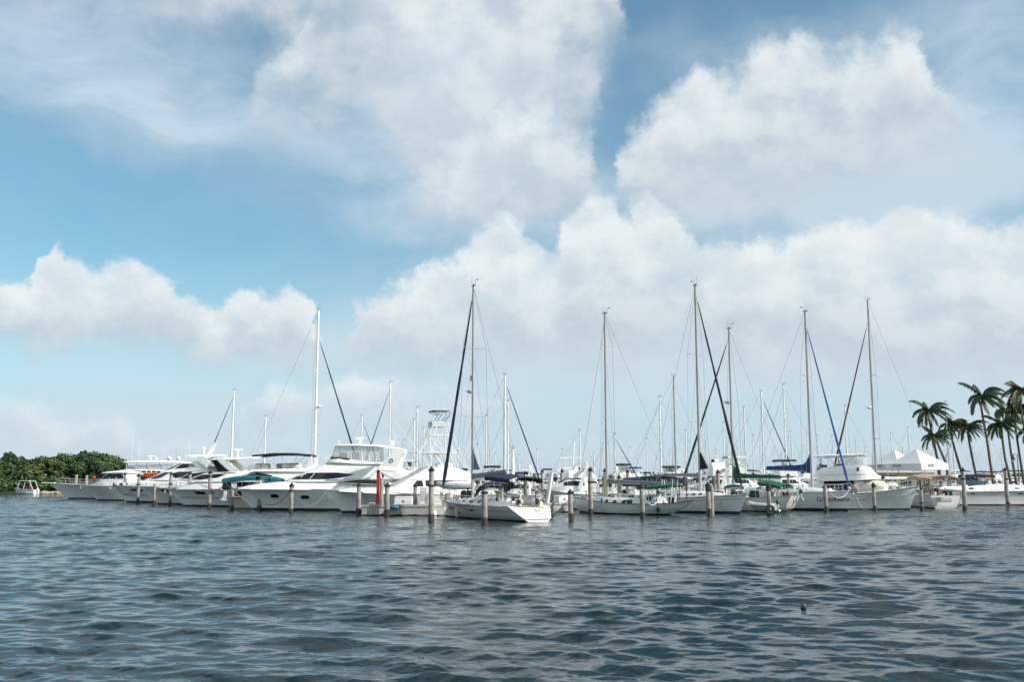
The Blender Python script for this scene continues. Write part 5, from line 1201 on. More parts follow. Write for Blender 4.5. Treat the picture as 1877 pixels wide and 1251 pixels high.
piling(761, 926, 885, 'piling behind dock box 26', D=81.6, r=.19)
piling(533, 943, 885, 'piling before the portholes of the large cruiser', r=.19, wrap=(902,))
piling(425, 936, 893, 'piling before the anchor recess of the large cruiser', r=.18, cap=False)
piling(383, 934, 862, 'tall ringed piling before the slanted black hull windows', r=.19, wrap=(875,))
piling(311, 928, 865, 'piling at the bow of the slanted-window yacht', r=.18, wrap=(889,))
piling(282, 928, 888, 'short white-painted piling in the left row', r=.16, cap=False)
piling(252, 925, 868, 'piling before the bow anchor of the third yacht', r=.18, wrap=(890,))
piling(227, 921, 866, 'slim piling behind the anchor of the two-domed yacht', D=127, r=.17)
piling(346, 925, 864, 'piling behind the foredeck of the slanted-window yacht', D=108, r=.20)
piling(138, 905, 871, 'left one of two short pilings among the far bows', D=150, r=.26, cap=False, group=PG2); piling(157, 905, 872, 'right one of two short pilings among the far bows', D=149, r=.26, cap=False, group=PG2)
piling(475, 930, 873, 'black-topped piling between the two teal canvas tops', D=91.9, r=.20)
piling(699, 930, 867, 'grey piling directly behind the red post', D=82.0, r=.18)
for (px, yt, D, lab) in ((849,859,98,'piling left of the nearest sloop mast, behind the dinghy'),(875,880,94,'short piling right of the nearest sloop mast'),(994,861,112,'yellowish piling behind the white gangway'),(1012,866,120,'small piling right of the white gangway'),
    (1030,860,100,'pale piling in front of the navy-topped cruiser'),(1109,859,104,'dark piling just left of the old sloop mast'),(1135,871,100,'reddish brown piling right of the old sloop mast'),(1151,861,106,'piling at the left end of the long navy canopy'),
    (1258,862,110,'piling right of the long navy canopy'),(1317,861,98,'dark piling left of the green boom cover'),(1382,866,112,'reddish piling just above the green boom cover'),(1412,868,114,'grey piling above the right end of the green boom cover'),
    (1502,857,99.5,'grey piling at the stern of the flybridge trawler'),(1446,868,108,'piling under the blue boom cover'),(1620,871,104,'dark-topped piling between the trawler and the tents')):
    piling(px, 905, yt, lab, D=D, r=.19, group=PG2)
for (px, yt, D, lab) in ((1107,874,98,'mossy piling against the old sloop mast'),(1309,876,97,'mossy piling beside the doubled piling'),(1395,878,97,'yellow-green piling under the green boom cover'),(1207,884,92.5,'mossy piling under the small green bimini'),(917,884,92,'mossy piling behind the nearest sloop cockpit'),(963,880,93,'green piling behind the nearest sloop stern'),(1190,874,101,'mossy piling before the long navy canopy'),(1211,874,102,'right-hand mossy piling before the long navy canopy')):
    piling(px, 905, yt, lab, D=D, r=.20, mossy=True, cap=False, group=PG2)
ty = wat(1410, 945); tm = MB().tube([(.30*math.cos(a), 0, .30*math.sin(a)) for a in [k*math.pi/9 for k in range(19)]], .085, 8); o = tm.build('tyre', RUBBER, loc=(ty.x+.02, ty.y-.32, .42)); tag(o, 'black tyre hanging at the foot of the piling before the green-covered sloop', 'tyre')
MB().tube([(0,.05,.3),(0,.1,1.1)], .02, 4).build('tyre_rope', ROPED, o)

# ------------------------------------------------------------------ mooring lines
def line(p, q, sag, label, m=ROPE, r=.022):
    p, q = Vector(p), Vector(q); c = (p+q)/2
    pts = [p.lerp(q, i/14)-Vector((0,0,sag*4*(i/14)*(1-i/14)))-c for i in range(15)]
    o = MB().tube(pts, r, 5).build('mooring_line', m, loc=c); tag(o, label, 'rope', 'mooring lines')
line(at(461,900,87.5), at(531,903,82.6), 1.15, 'dark line sagging from the large cruiser bow to the porthole piling', ROPED)
line(at(600,899,87.0), at(536,903,82.6), 1.2, 'thin pale line sagging between the porthole piling and the sport fisher bow', ROPE, .014)
line(at(212,893,121), at(250,893,114), .9, 'line looped from the two-domed yacht bow to its piling', ROPED, .03)
line(at(309,895,104), at(253,893,114.5), .35, 'line from the slanted-window yacht bow back to the third yacht piling', ROPED, .025)
line(at(806,905,78.5), at(886,905,66.5), .9, 'dark line sagging along the nearest sloop side', ROPED, .02)
line(at(793,893,69.5), at(812,905,78.4), .15, 'line from the tall front piling to the nearest sloop bow', ROPED)
line(at(1045,913,71.3), at(1003,950,72.5), .15, 'pale line running down from the short piling to the skiff', ROPEW, .03)
line(at(990,905,70), at(1025,938,84.5), .3, 'dark line from the nearest sloop stern to the dock', ROPED)
line(at(1176,900,73.5), at(1212,905,80.0), 1.0, 'white line hanging from the looped piling to the old sloop stern', ROPEW, .03)
line(at(1328,913,84.0), at(1304,940,80.5), .1, 'line from the blue-waterline sloop down to the doubled piling', ROPED)
line(at(1370,920,84.5), at(1408,935,80.6), .4, 'line from the grey dinghy to the tyre piling', ROPED)
line(at(1517,897,86.8), at(1556,900,89.2), .7, 'white line between the capless piling and GOOD KARMA bow', ROPEW, .025)
line(at(1566,915,91.5), at(1602,898,90.0), .5, 'grey line from the trawler bow quarter to its piling', ROPE, .03)
line(at(1571,913,91.5), at(1598,925,90.0), .8, 'white line drooping beside the trawler hull', ROPEW, .02)
line(at(1692,893,93.2), at(1712,905,97.6), .35, 'line from the pale piling to the stern-on sloop', ROPE, .022)
line(at(1846,895,105), at(1795,890,107), .8, 'thin line from the rightmost piling to the long cruiser deck', ROPED, .014)
line(at(1769,915,97.8), at(1753,905,97.5), .1, 'line tying the dinghy sloop to the tall right piling', ROPED)

# ------------------------------------------------------------------ shore, trees
SAND = mat('shore_ground', (.20,.17,.12), .95, var=.3, scale=.5); GRASSM = mat('grass_ground', (.06,.075,.03), .95, var=.3, scale=.4)
slab('left_shore_ground', [(at(112,900,192).x,192.5), (at(60,900,190).x,190.5), (-400,188), (-400,330), (at(240,900,300).x,330), (at(150,900,215).x,205)], -.6, .35, GRASSM)
slab('quay', [(at(1592,900,114).x,115), (200,109.5), (200,172), (at(1600,900,170).x,172)], -.6, 1.0, CONC)
ROCK = mat('shore_rock', (.42,.36,.27), .9, var=.3, scale=2, dirt=.5, dirt_col=(.15,.12,.08))
g = random.Random(3)
for i in range(13):
    px = 50+i*5.2; D = 190-(.0)*i-.3; p = at(px, 903, D); s_ = g.uniform(.35,.75); mb = MB().ball((0,0,0), (s_*1.4, s_, s_*.55), 8, 5); mb.v = [(x*g.uniform(.85,1.15), y*g.uniform(.85,1.15), z*g.uniform(.8,1.2)) for x,y,z in mb.v]
    o = mb.build('rock', ROCK, loc=(p.x, p.y, .12), smooth=20); tag(o, 'pale rock in the low stone edge of the wooded shore', 'rock', 'rocks edging the left shore')
LEAF = []
for nm, c in (('leaf_olive', (.040,.076,.018)), ('leaf_green', (.032,.070,.017)), ('leaf_dark', (.020,.045,.014)), ('leaf_yellow', (.075,.105,.025))):
    LEAF.append(mat(nm, c, .65, var=.35, scale=.9))
BARK = mat('bark', (.16,.13,.10), .9, var=.3, scale=4); PBARK = mat('palm_bark', (.085,.068,.052), .9, var=.3, scale=6)
def foliage(g, lumps, n, size, mats_w):
    mb = MB(); tot = sum(l[3]*l[4] for l in lumps)
    for (cx, cy, cz, rx, rz) in lumps:
        k = int(n*rx*rz/tot)
        for _ in range(k):
            th = g.uniform(0, 2*math.pi); u = g.uniform(-.55, 1); rr = g.uniform(.72, 1.08)**.7*(1+.22*math.sin(th*3+cx)*math.sin(u*5+cy)); w = math.sqrt(1-u*u)
            n_ = Vector((w*math.cos(th), w*math.sin(th), u)); c = Vector((cx+rx*n_.x*rr, cy+rx*n_.y*rr, cz+rz*n_.z*rr))
            nn = (n_+Vector((g.gauss(0,.55), g.gauss(0,.55), g.gauss(0,.55)))).normalized(); a = nn.orthogonal().normalized(); b_ = nn.cross(a); ro = g.uniform(0, 6.28)
            a, b_ = a*math.cos(ro)+b_*math.sin(ro), b_*math.cos(ro)-a*math.sin(ro); s_ = size*g.uniform(.6,1.3); mi = g.choices(range(len(mats_w)), mats_w)[0] if g.random() < .35 else mats_w.index(max(mats_w))
            mb.add([c-a*s_, c+b_*s_*.55, c+a*s_, c-b_*s_*.55], [(0,1,2,3)], mi)
    return mb
def make_tree(seed, w, h, weights, label):
    g = random.Random(seed); root = thing('broadleaf_tree', label, 'tree', group='trees along the left shore')
    mb = MB(); mb.tube([(0,0,-.3),(g.uniform(-.2,.2),0,h*.25),(g.uniform(-.4,.4),.1,h*.5),(g.uniform(-.5,.5),0,h*.75)], [.28,.20,.15,.06], 8)
    lumps = []
    for i in range(17):
        a = g.uniform(0, 6.28); r_ = g.uniform(.15, .85)*w; z = h*g.uniform(.36,.86)*(1-.18*(r_/w)); lumps.append((r_*math.cos(a), r_*math.sin(a)*.8, z, w*g.uniform(.16,.32), h*g.uniform(.07,.16)))
        if i < 5: mb.tube([(0,0,h*.3),(lumps[-1][0]*.6,lumps[-1][1]*.6,z*.75),(lumps[-1][0],lumps[-1][1],z)], [.11,.08,.03], 6)
    lumps.append((0,0,h*.80,w*.38,h*.17))
    mb.build('trunk', BARK, root)
    foliage(g, lumps, 3800, .30, weights).build('crown', LEAF, root, smooth=0)
    return root
protos = [make_tree(1, 3.2, 8.0, [.6,.3,.1,.2], 'x'), make_tree(2, 3.6, 7.6, [.2,.6,.2,.05], 'x'), make_tree(3, 2.8, 8.2, [.15,.3,.7,0], 'x'), make_tree(5, 3.4, 7.2, [.4,.4,.1,.5], 'x')]
TREES = [(-32,838,204,1,'broad green tree cut by the left edge of the picture'),(12,829,208,2,'dark tree whose small tuft stands highest near the left edge'),(-5,843,198,0,'olive tree at the very left edge over the waterside'),(33,838,206,0,'olive tree above the small moored boat'),(56,842,210,2,'dark tree right of the small tuft'),(72,837,207,1,'dark-topped round tree between two paler ones'),
 (92,839,203,3,'yellow-green tree with a pale bare limb'),(112,832,208,1,'round green tree left of the tallest crown'),(130,834,205,0,'olive tree over the far bow railing'),(150,827,206,2,'tallest dark crown of the shore wood'),(168,829,209,1,'green tree right of the tallest crown'),(186,832,203,3,'pale green tree behind the white hardtop'),(205,836,207,1,'green tree with a lower right shoulder'),(219,845,212,2,'low dark tree at the right end of the wood'),(48,850,199,3,'pale low tree behind the small moored boat'),(140,848,199,0,'low olive tree over the long bow pulpit'),(178,850,198,2,'low dark tree right of the long bow railing')]
used = set()
for (px, yt, D, k, lab) in TREES:
    p = at(px, 900, D); top = at(px, yt, D).z; pr = protos[k]; sc = (top-.3)/[7.9,7.5,8.1,7.1][k]
    if k in used: copy_thing(pr, (p.x, p.y, .3), g.uniform(0, 6.28), lab, (1.15, 1.15, sc))
    else: used.add(k); pr.location = (p.x, p.y, .3); pr.scale = (1.15, 1.15, sc); pr['label'] = lab
bush = thing('shrub', 'x', 'shrub', group='shrubs at the foot of the left wood'); gb = random.Random(9)
foliage(gb, [(gb.uniform(-1.8,1.8), gb.uniform(-.8,.8), gb.uniform(.6,1.6), 1.2, .95) for _ in range(8)], 2000, .26, [.3,.5,.3,.15]).build('foliage', LEAF, bush, smooth=0); MB().tube([(0,0,-.2),(0,0,1.2)], .08, 6).build('stem', BARK, bush)
for i, (px, D, s_, lab) in enumerate(((-22,193,1.5,'tall bright shrub at the left edge above the water'),(2,192,1.2,'rounded shrub left of the small moored boat'),(22,195,1.3,'dark shrub behind the small boat bow'),(46,196,1.2,'shrub behind the small boat canopy'),(66,195,1.2,'shrub right of the small moored boat'),(84,196,1.1,'shrub behind the stone edge'),(104,197,1.25,'shrub at the right end of the stone edge'),(124,198,1.3,'shrub behind the far bow pulpit'),(148,198,1.2,'shrub between the two short far pilings'),(172,199,1.3,'shrub behind the red ball'),(196,201,1.3,'shrub behind the express yacht windscreen'),(214,203,1.2,'last shrub at the right end of the wood'))):
    p = at(px, 903, D)
    if i == 0: bush.location = (p.x, p.y, .3); bush.scale = (s_,)*3; bush['label'] = lab
    else: copy_thing(bush, (p.x, p.y, .3), gb.uniform(0, 6.28), lab, (s_, s_, s_))

# ------------------------------------------------------------------ palms
PLEAF = [mat('palm_leaf_green', (.045,.080,.020), .5, var=.3, scale=1.5), mat('palm_leaf_dark', (.026,.050,.018), .5, var=.3, scale=1.5), mat('palm_leaf_dry', (.16,.13,.05), .7, var=.3, scale=1.5)]
def frond(mb, g, az, el, ln, wind, mi):
    d = Vector((math.cos(az)*math.cos(el), math.sin(az)*math.cos(el), math.sin(el))); p = Vector((0,0,0)); pts = [p.copy()]; N = 13
    for i in range(N):
        d = (d + Vector((wind*.075, wind*.01, -.070-.018*i*.6))).normalized(); p = p+d*ln/N; pts.append(p.copy())
    mb.tube(pts, [.05*(1-.85*i/N) for i in range(N+1)], 4, mi=mi)
    for i in range(1, N+1):
        for h in (0, .33, .66):
            t = (i-h)/N
            if t < .1: continue
            q = pts[i-1].lerp(pts[i], 1-h); dd = (pts[i]-pts[i-1]).normalized(); sd = dd.cross(Vector((0,0,1)))
            sd = sd.normalized() if sd.length > .05 else Vector((1,0,0))
            L = .85*math.sin(math.pi*min(1, t*.85+.12))**.7*g.uniform(.8,1.1)
            for s_ in (1,-1):
                e = q + (sd*s_*.55*g.uniform(.6,1.2)+dd*.42+Vector((wind*.30, 0, -.62))).normalized()*L; w = dd*.075
                mid = q.lerp(e, .5)+Vector((0,0,.05)); mb.add([q-w*.6, q+w*.6, mid+w, mid-w, e], [(0,1,2,3),(3,2,4)], mi)
def palm_crown(seed, n=21, wind=1.35):
    g = random.Random(seed); mb = MB()
    for i in range(n):
        az = i*2.4+g.uniform(-.3,.3); t = i/n; el = R(58)-R(88)*t; frond(mb, g, az, el, g.uniform(3.0,4.1), wind*g.uniform(.7,1.2), g.choices([0,1,2],[.6,.4,.03 if t < .8 else .4])[0])
    for i in range(5): a = g.uniform(0,6.28); mb.ball((.25*math.cos(a), .25*math.sin(a), -.25), .15, 6, 5, mi=2)
    return mb
crowns = []
for k in range(4):
    o = palm_crown(20+k).build('crown', PLEAF, None, smooth=0); crowns.append(o)
PALMS = [((1701,742),[(1703,768),(1709,800),(1719,845)],150,0,1.0,'leftmost leaning palm with its crown above the tent peaks'),((1711,789),[(1711,796),(1722,822),(1735,852)],147,1,.78,'shorter palm bending over the right side of the tents'),((1743,768),[(1742,794),(1753,835),(1764,872)],152,2,.85,'palm with a thin curved trunk right of the tents'),((1773,772),[(1774,796),(1781,835),(1790,876)],150,3,.82,'palm leaning over the black-canopied cruiser windscreen'),
 ((1799,716),[(1798,745),(1808,800),(1820,882)],146,1,1.05,'tallest palm with a clear crown left of the edge clump'),((1833,768),[(1836,795),(1842,840),(1852,882)],148,0,.92,'palm behind the rightmost tall piling'),((1858,742),[(1860,775),(1868,830),(1876,880)],151,2,1.0,'palm left of the street lamp pole with a dense crown'),((1871,706),[(1869,735),(1880,800),(1893,882)],147,3,1.1,'tall palm cut by the right edge of the picture'),((1889,775),[(1888,800),(1893,840),(1900,884)],150,0,.9,'low palm crown peeping in at the right edge'),((1842,742),[(1845,770),(1853,830),(1862,882)],156,1,.95,'palm behind and left of the palm by the lamp pole')]
for i, (c, tr, D, k, sc, lab) in enumerate(PALMS):
    pb = at(tr[-1][0], tr[-1][1], D); root = thing('palm_tree', lab, 'palm tree', (pb.x, pb.y, 1.0), group='wind-blown palms on the quay')
    pts = [at(c[0]+2, c[1]+10, D)]+[at(x, y, D) for x, y in tr]+[Vector((pb.x+.3, pb.y, .9))]; pts = [p-Vector((pb.x, pb.y, 1.0)) for p in pts][::-1]
    n = len(pts); MB().tube(pts, [.30,.20]+[.165-.05*j/(n-2) for j in range(n-2)], 9).build('trunk', PBARK, root)
    if k in crowns: pass
    o = crowns[k].copy(); COL.objects.link(o); o.parent = root; o.location = pts[-1]; o.scale = (sc*1.06,)*3; o.rotation_euler = (0,0,g.uniform(-.35,.35))
    MB().tube([pts[-1]-Vector((0,0,.55)), pts[-1]], [.13,.22], 7).build('crown_shaft', PLEAF[2], root)
for o in crowns: bpy.data.objects.remove(o)
# two small palms in front of the left wood
for (px, D, h_, lab) in ((38,193.5,3.6,'small palm above the moored boat canopy at the left shore'),(62,194,2.6,'yellowish young palm right of the small moored boat'),(28,194,3.0,'small pale palm left of the moored boat canopy')):
    p = at(px, 900, D); root = thing('palm_tree', lab, 'palm tree', (p.x, p.y, .3), group='small palms on the left shore'); MB().tube([(0,0,-.2),(.1,0,h_)], .12, 7).build('trunk', PBARK, root)
    o = palm_crown(int(px), 14, .1).build('crown', PLEAF, root, smooth=0); o.location = (.1,0,h_); o.scale = (.62,)*3

# ------------------------------------------------------------------ tents, kiosk, lamp
TG = 'event tents on the quay'; C0 = at(1689, 862, 116.5); aa = 4.86; ct, sn_ = math.cos(R(60)), math.sin(R(60))
dl = Vector((-ct, sn_, 0)); dr = Vector((sn_, ct, 0)); TOPZ = 3-(824-876)/FPX*119; EV = 3-(851-876)/FPX*118; VB = 3-(862-876)/FPX*117
def tent(i, lab, texts):
    base = Vector((C0.x, C0.y, 0))+Vector((-.6, 5.3, 0))*i; c = [base, base+dr*aa, base+dr*aa+dl*aa, base+dl*aa]; o = (c[0]+c[2])/2
    t = thing('event_tent', lab, 'tent', (o.x, o.y, 1.0), group=TG); L = [p-o for p in c]; z = lambda v, h: (v.x, v.y, h-1.0)
    mb = MB(); P = []
    for s_ in (0,.25,.5,.75,1.0): P.append([z(L[j].lerp(L[(j+1) % 4], f)*(1-s_) if s_ < 1 else Vector((.02*math.cos(j+f), .02*math.sin(j+f), 0)), EV+(TOPZ-EV)*(s_**1.12)) for j in range(4) for f in (0,.34,.67)])
    mb.grid(P, cu=True); mb.build('roof', TENTM, t, smooth=20)
    vb = MB().grid([[z(L[j].lerp(L[(j+1) % 4], f)*1.006, h) for j in range(4) for f in (0,.25,.5,.75)] for h in (EV+.01, VB)], cu=True); va = vb.build('valance', TENTM, t, smooth=20)
    for p in L: MB().tube([z(p*.985, 1.0), z(p*.985, EV)], .05, 6).build('pole', ALU, t)
    for (tx, a, b2, u) in texts:
        me = text_mesh(tx, .46); A_, B_ = L[a], L[b2]; d = (B_-A_).normalized(); nrm = Vector((d.y, -d.x, 0)); q = A_.lerp(B_, u); M = Matrix(((d.x,0,nrm.x,q.x*1.006+nrm.x*.03),(d.y,0,nrm.y,q.y*1.006+nrm.y*.03),(0,1,0,(EV+VB)/2-1.0+.12),(0,0,0,1))); me.transform(M); me.materials.append(TEXTG); ob = bpy.data.objects.new('lettering', me); COL.objects.link(ob); ob.parent = va
TENTM = mat('tent_fabric', (.66,.67,.68), .7, dirt=.25, dirt_col=(.5,.5,.5), scale=.8)
tent(0, 'right white peaked tent, its sunlit side facing the palms', [('DIVER', 3, 0, .30), ('BEER', 0, 1, .35)]); tent(1, 'left white peaked tent, half behind the mast', [('BEER', 3, 0, .42)])
KIO = mat('ochre_wall', (.30,.25,.12), .85, var=.15, scale=1.5)
kp = at(1655, 880, 134); k = thing('kiosk', 'ochre-walled kiosk under the white tents', 'kiosk', (kp.x, kp.y, 1.0)); MB().box((0,0,1.3), (7.5,2.5,2.6), r=.03).build('wall', KIO, k); MB().box((0,0,2.68), (8.0,3.0,.14), r=.04).build('roof', LTGREY, k)
for xx in (-2.2,0,2.2): MB().box((xx,-1.27,1.5), (1.5,.06,1.1), r=.02).build('window', GLASS, k)
tb = at(1668, 890, 114.6+2.2); t = thing('counter_table', 'white-draped counter under the right tent', 'table', (tb.x, tb.y, 1.0)); MB().box((0,0,.45), (2.2,.7,.9), r=.04).build('tablecloth', WHITEC, t); MB().box((0,0,.93), (2.3,.8,.05), r=.02).build('tabletop', GEL, t)
lp = at(1869, 900, 138); t = thing('street_lamp', 'dark hanging street lamp on a slim pole among the right-edge palms', 'street lamp', (lp.x, lp.y, 1.0)); z1 = at(1869, 833, 138).z-1.0
MB().tube([(0,0,0),(0,0,z1)], .08, 8, .05).build('pole', DARKM, t); xa = at(1857,833,138).x-lp.x; ar = MB().tube([(0,0,z1-.3),(xa*.5,0,z1+.05),(xa,0,z1)], .04, 6).build('arm', DARKM, t)
MB().tube([(xa,0,z1),(xa,0,z1-.3),(xa,0,z1-.7),(xa,0,z1-.78)], [.06,.12,.30,.28], 10).build('lamp_head', DARKM, t); MB().ball((xa,0,z1-.85), (.22,.22,.18), 10, 6).build('lamp_glass', LTGREY, t)

# small boat at the left shore
b = Boat('runabout', 'small white open boat with a framed top and red seats by the wooded shore', 'motor boat', (24, 186), (65, 185))
b.hull_m([(-b.L/2,.75),(0,.8),(b.L/2,1.15)], [(0,b.L/2-.7),(1.15,b.L/2)], [(0,-b.L/2),(.75,-b.L/2-.05)], 1.9, flare=1.5, wlb=.35, boot=.06)
fr = MB(); 
for s_ in (1,-1): fr.tube([(b.L/2-1.3,s_*.8,1.0),(b.L/2-1.7,s_*.75,2.35),(-b.L/2+.9,s_*.75,2.3),(-b.L/2+.2,s_*.8,.8)], .05, 5); fr.tube([(-.2,s_*.8,.9),(-.5,s_*.75,2.3)], .04, 5)
b.part('top_frame', fr, GEL); b.part('top', MB().box((-.2,0,2.38), (2.4,1.7,.08), r=.03), WHITEC); b.part('seat', MB().box((.3,0,1.2), (.6,1.2,.7), r=.1), MAROON); b.part('seat', MB().box((-1.1,0,1.1), (.5,1.2,.6), r=.1), MAROON); outboard(b, -b.L/2-.05, 0, .6, 0, WHITEC, LTGREY, sc=.8)

# ------------------------------------------------------------------ boats behind
BG = 'sailing boats moored behind the front row'; BM = 'motor boats moored behind the front row'
def bgsail(px, yt, D, dr, label, L=11, furl=None, mm=WMAST, r=.10, spr=(.42,.72), fend=None, cover=WHITEC, lean=0, radar=None, furl_r=.10, yaw=0.0, boom=True, top=.95):
    k = FPX/D; bow = px+dr*L*.42*k; st = px-dr*L*.58*k
    b = Boat('sailboat', label, 'sailboat', (bow, D-yaw), (st, D+yaw), BG); L2 = b.L/2
    b.hull_m([(-L2,1.15),(0,1.12),(L2,1.45)], [(0,L2-1.0),(1.45,L2)], [(0,-L2+.4),(1.15,-L2+.1)], L*.29, (GEL, BOOT, DECK), bs=.72, wl=.84, flare=.7)
    c1 = trunk(b, [-L*.27,-L*.18,L*.06,L*.18,L*.27], [L*.095,L*.105,L*.10,L*.075,L*.04], [.5,.5,.45,.32,.04]); ports(b, c1, [(-L*.12,1.38,.24,.09),(0,1.4,.24,.09),(L*.1,1.42,.18,.08)])
    mx = L*.5-.42*L; zt = at(px, yt, D).z; zf = 1.5
    fx = (L2-.3, 1.5)
    b.rig(mx, zf, zt, r, mm, [zf+(zt-zf)*s_ for s_ in spr], fx, furl, furl_r, top, (-L2+.2, 1.2), (mx-L*.36, 2.85, 2.8) if boom else None, cover, .30, .25, L*.09, radar=(mx+.4, at(px, radar, D).z) if radar else None, gear=.55)
    b.rail(-L2+.5, L2-.8, .6, 7)
    if D < 135: gear(b, [(-L*.42,.5,1.3,3),(-L*.3,-.5,1.4,2),(L*.3,0,1.4,2)], int(px))
    b.canopy(-L2+.4, -L2+2.3, L*.10, 2.9, .18, rnd.choice([NAVY, NAVY, WHITEC, TAN, GREYC]), -.1, -.1, True, 1.3, valance=.15)
    return b
bgsail(421, 716, 150, -1, 'sailboat behind the left yachts, navy furled sail slanting down to the left', 13, NAVY, r=.17, spr=(.5,))
bgsail(482, 764, 160, -1, 'sailboat with a thin bare mast just left of the black sun top', 11, r=.13, spr=(.6,))
bgsail(574, 569, 113, 1, 'tall-masted white sailboat behind the large cruiser, teal-navy furled sail slanting right', 15, DKGREEN, r=.155, spr=(.30,.66), radar=746, furl_r=.13, top=.86)
bgsail(660, 763, 165, 1, 'distant sailboat whose mast tip stands over the flybridge radar', 11, NAVY, r=.12, spr=(.6,))
bgsail(712, 702, 130, -1, 'sailboat with a blue furled sail behind the white radar dome', 11, FURLB, r=.12, spr=(.5,))
bgsail(757, 771, 165, 1, 'distant sailboat left of the tuna tower with the shortest mast of three', 10, r=.12, spr=(.5,)); bgsail(763, 748, 142, -1, 'distant sailboat left of the tuna tower with the tallest mast of three', 11, r=.12, spr=(.5,)); bgsail(775, 785, 190, 1, 'far thin mast right beside the tuna tower legs', 10, r=.12, spr=(.6,))
bgsail(891, 763, 140, -1, 'sailboat with a thin mast between the nearest sloop mast and a white mast', 10, r=.10, spr=(.6,), boom=False)
bgsail(925, 688, 110, 1, 'sailboat with a white mast and navy furled sail slanting right behind the nearest sloop', 11, NAVY, r=.13, spr=(.45,.72), cover=GREYC)
bgsail(931, 736, 122, -1, 'sailboat whose slim mast stands right beside the white mast behind the nearest sloop', 10, r=.09, spr=(.5,))
bgsail(940, 823, 112, 1, 'boat with a short thick white mast behind the nearest sloop stern', 8, r=.20, spr=(.7,), boom=False)
bgsail(1064, 790, 150, 1, 'distant sailboat behind the navy-topped cruiser', 10, r=.10, spr=(.5,)); bgsail(1128, 797, 135, 1, 'distant sailboat just right of the old sloop mast, dark furled sail', 10, NAVY, r=.11, spr=(.6,))
bgsail(1213, 729, 124, -1, 'sailboat with a white mast above the long navy canopy', 11, r=.12, spr=(.5,.75)); bgsail(1240, 691, 112, 1, 'sailboat with a tall pinkish mast and grey boom over the small green bimini', 12, r=.12, spr=(.45,.72), mm=ALU, cover=GREYC)
bgsail(1260, 790, 170, 1, 'far small mast left of the dark green furled sail', 9, r=.10, spr=(.5,)); bgsail(1330, 776, 150, -1, 'far sailboat between the two tall masts of the centre right', 10, r=.11, spr=(.5,))
bgsail(1369, 748, 145, 1, 'sailboat with a thin white mast just right of the radar-carrying mast', 10, r=.10, spr=(.5,.75)); bgsail(1402, 718, 128, 1, 'sailboat with a dark furled sail slanting right over the green boom cover', 12, BLACKC, r=.12, spr=(.5,))
bgsail(1444, 706, 126, -1, 'sailboat with a thin mast above the blue boom cover', 11, r=.10, spr=(.42,.72)); bgsail(1455, 792, 175, 1, 'far low mast right above the blue boom cover', 9, r=.10, spr=(.5,))
bgsail(1557, 745, 150, -1, 'sailboat with a thin mast rising behind the trawler hardtop', 11, r=.10, spr=(.5,)); bgsail(1531, 800, 190, 1, 'far low mast left of the trawler enclosure', 9, r=.10, spr=(.5,))
bgsail(1609, 551, 105.5, -1, 'tall sailboat behind the trawler, maroon furled sail slanting left', 13, MAROON, r=.13, mm=ALU, spr=(.27,.60), radar=748, furl_r=.12, top=.90)
bgsail(1744, 738, 150, -1, 'sailboat with a slim mast rising among the left palms', 11, r=.09, spr=(.5,), boom=False); bgsail(1672, 786, 180, 1, 'far sailboat behind the right tent peak', 10, r=.11, spr=(.5,)); bgsail(1640, 795, 185, -1, 'far sailboat behind the left tent peak', 10, r=.11, spr=(.5,)); bgsail(1822, 795, 190, 1, 'far sailboat between the tallest palm and the rightmost piling', 10, r=.11, spr=(.6,)); bgsail(1722, 800, 188, 1, 'far sailboat between the first two palm trunks', 10, r=.11, spr=(.5,)); bgsail(1754, 800, 186, -1, 'far sailboat right of the third palm trunk', 10, NAVY, r=.11, spr=(.5,))
g2 = random.Random(21)
for i, (px, yt, D) in enumerate(((1090,832,210),(1155,822,205),(1187,806,200),(1296,812,205),(1315,826,215),(1355,822,220),(1384,800,190),(1421,824,215),(1476,818,210),(1502,800,200),(1574,808,205),(1590,822,215),(1032,826,200),(985,826,210),(875,815,205),(815,800,200),(737,808,205),(1105,815,195),(1170,835,215),(1230,826,212),(1275,830,212),(1342,838,230),(1436,836,228),(1488,838,232),(1545,832,226),(1660,822,215),(1698,826,215),(952,836,222),(908,832,220),(838,828,216),(1790,822,215),(1842,826,220),(1142,842,232),(1205,840,230),(1062,842,230))):
    b = bgsail(px, yt, D, g2.choice((1,-1)), 'tiny far sailboat with a bare mast in the packed rear of the marina', g2.uniform(8,10), r=.10, spr=(.55,), boom=g2.random() < .5); b.root['group'] = 'tiny far sailboats'

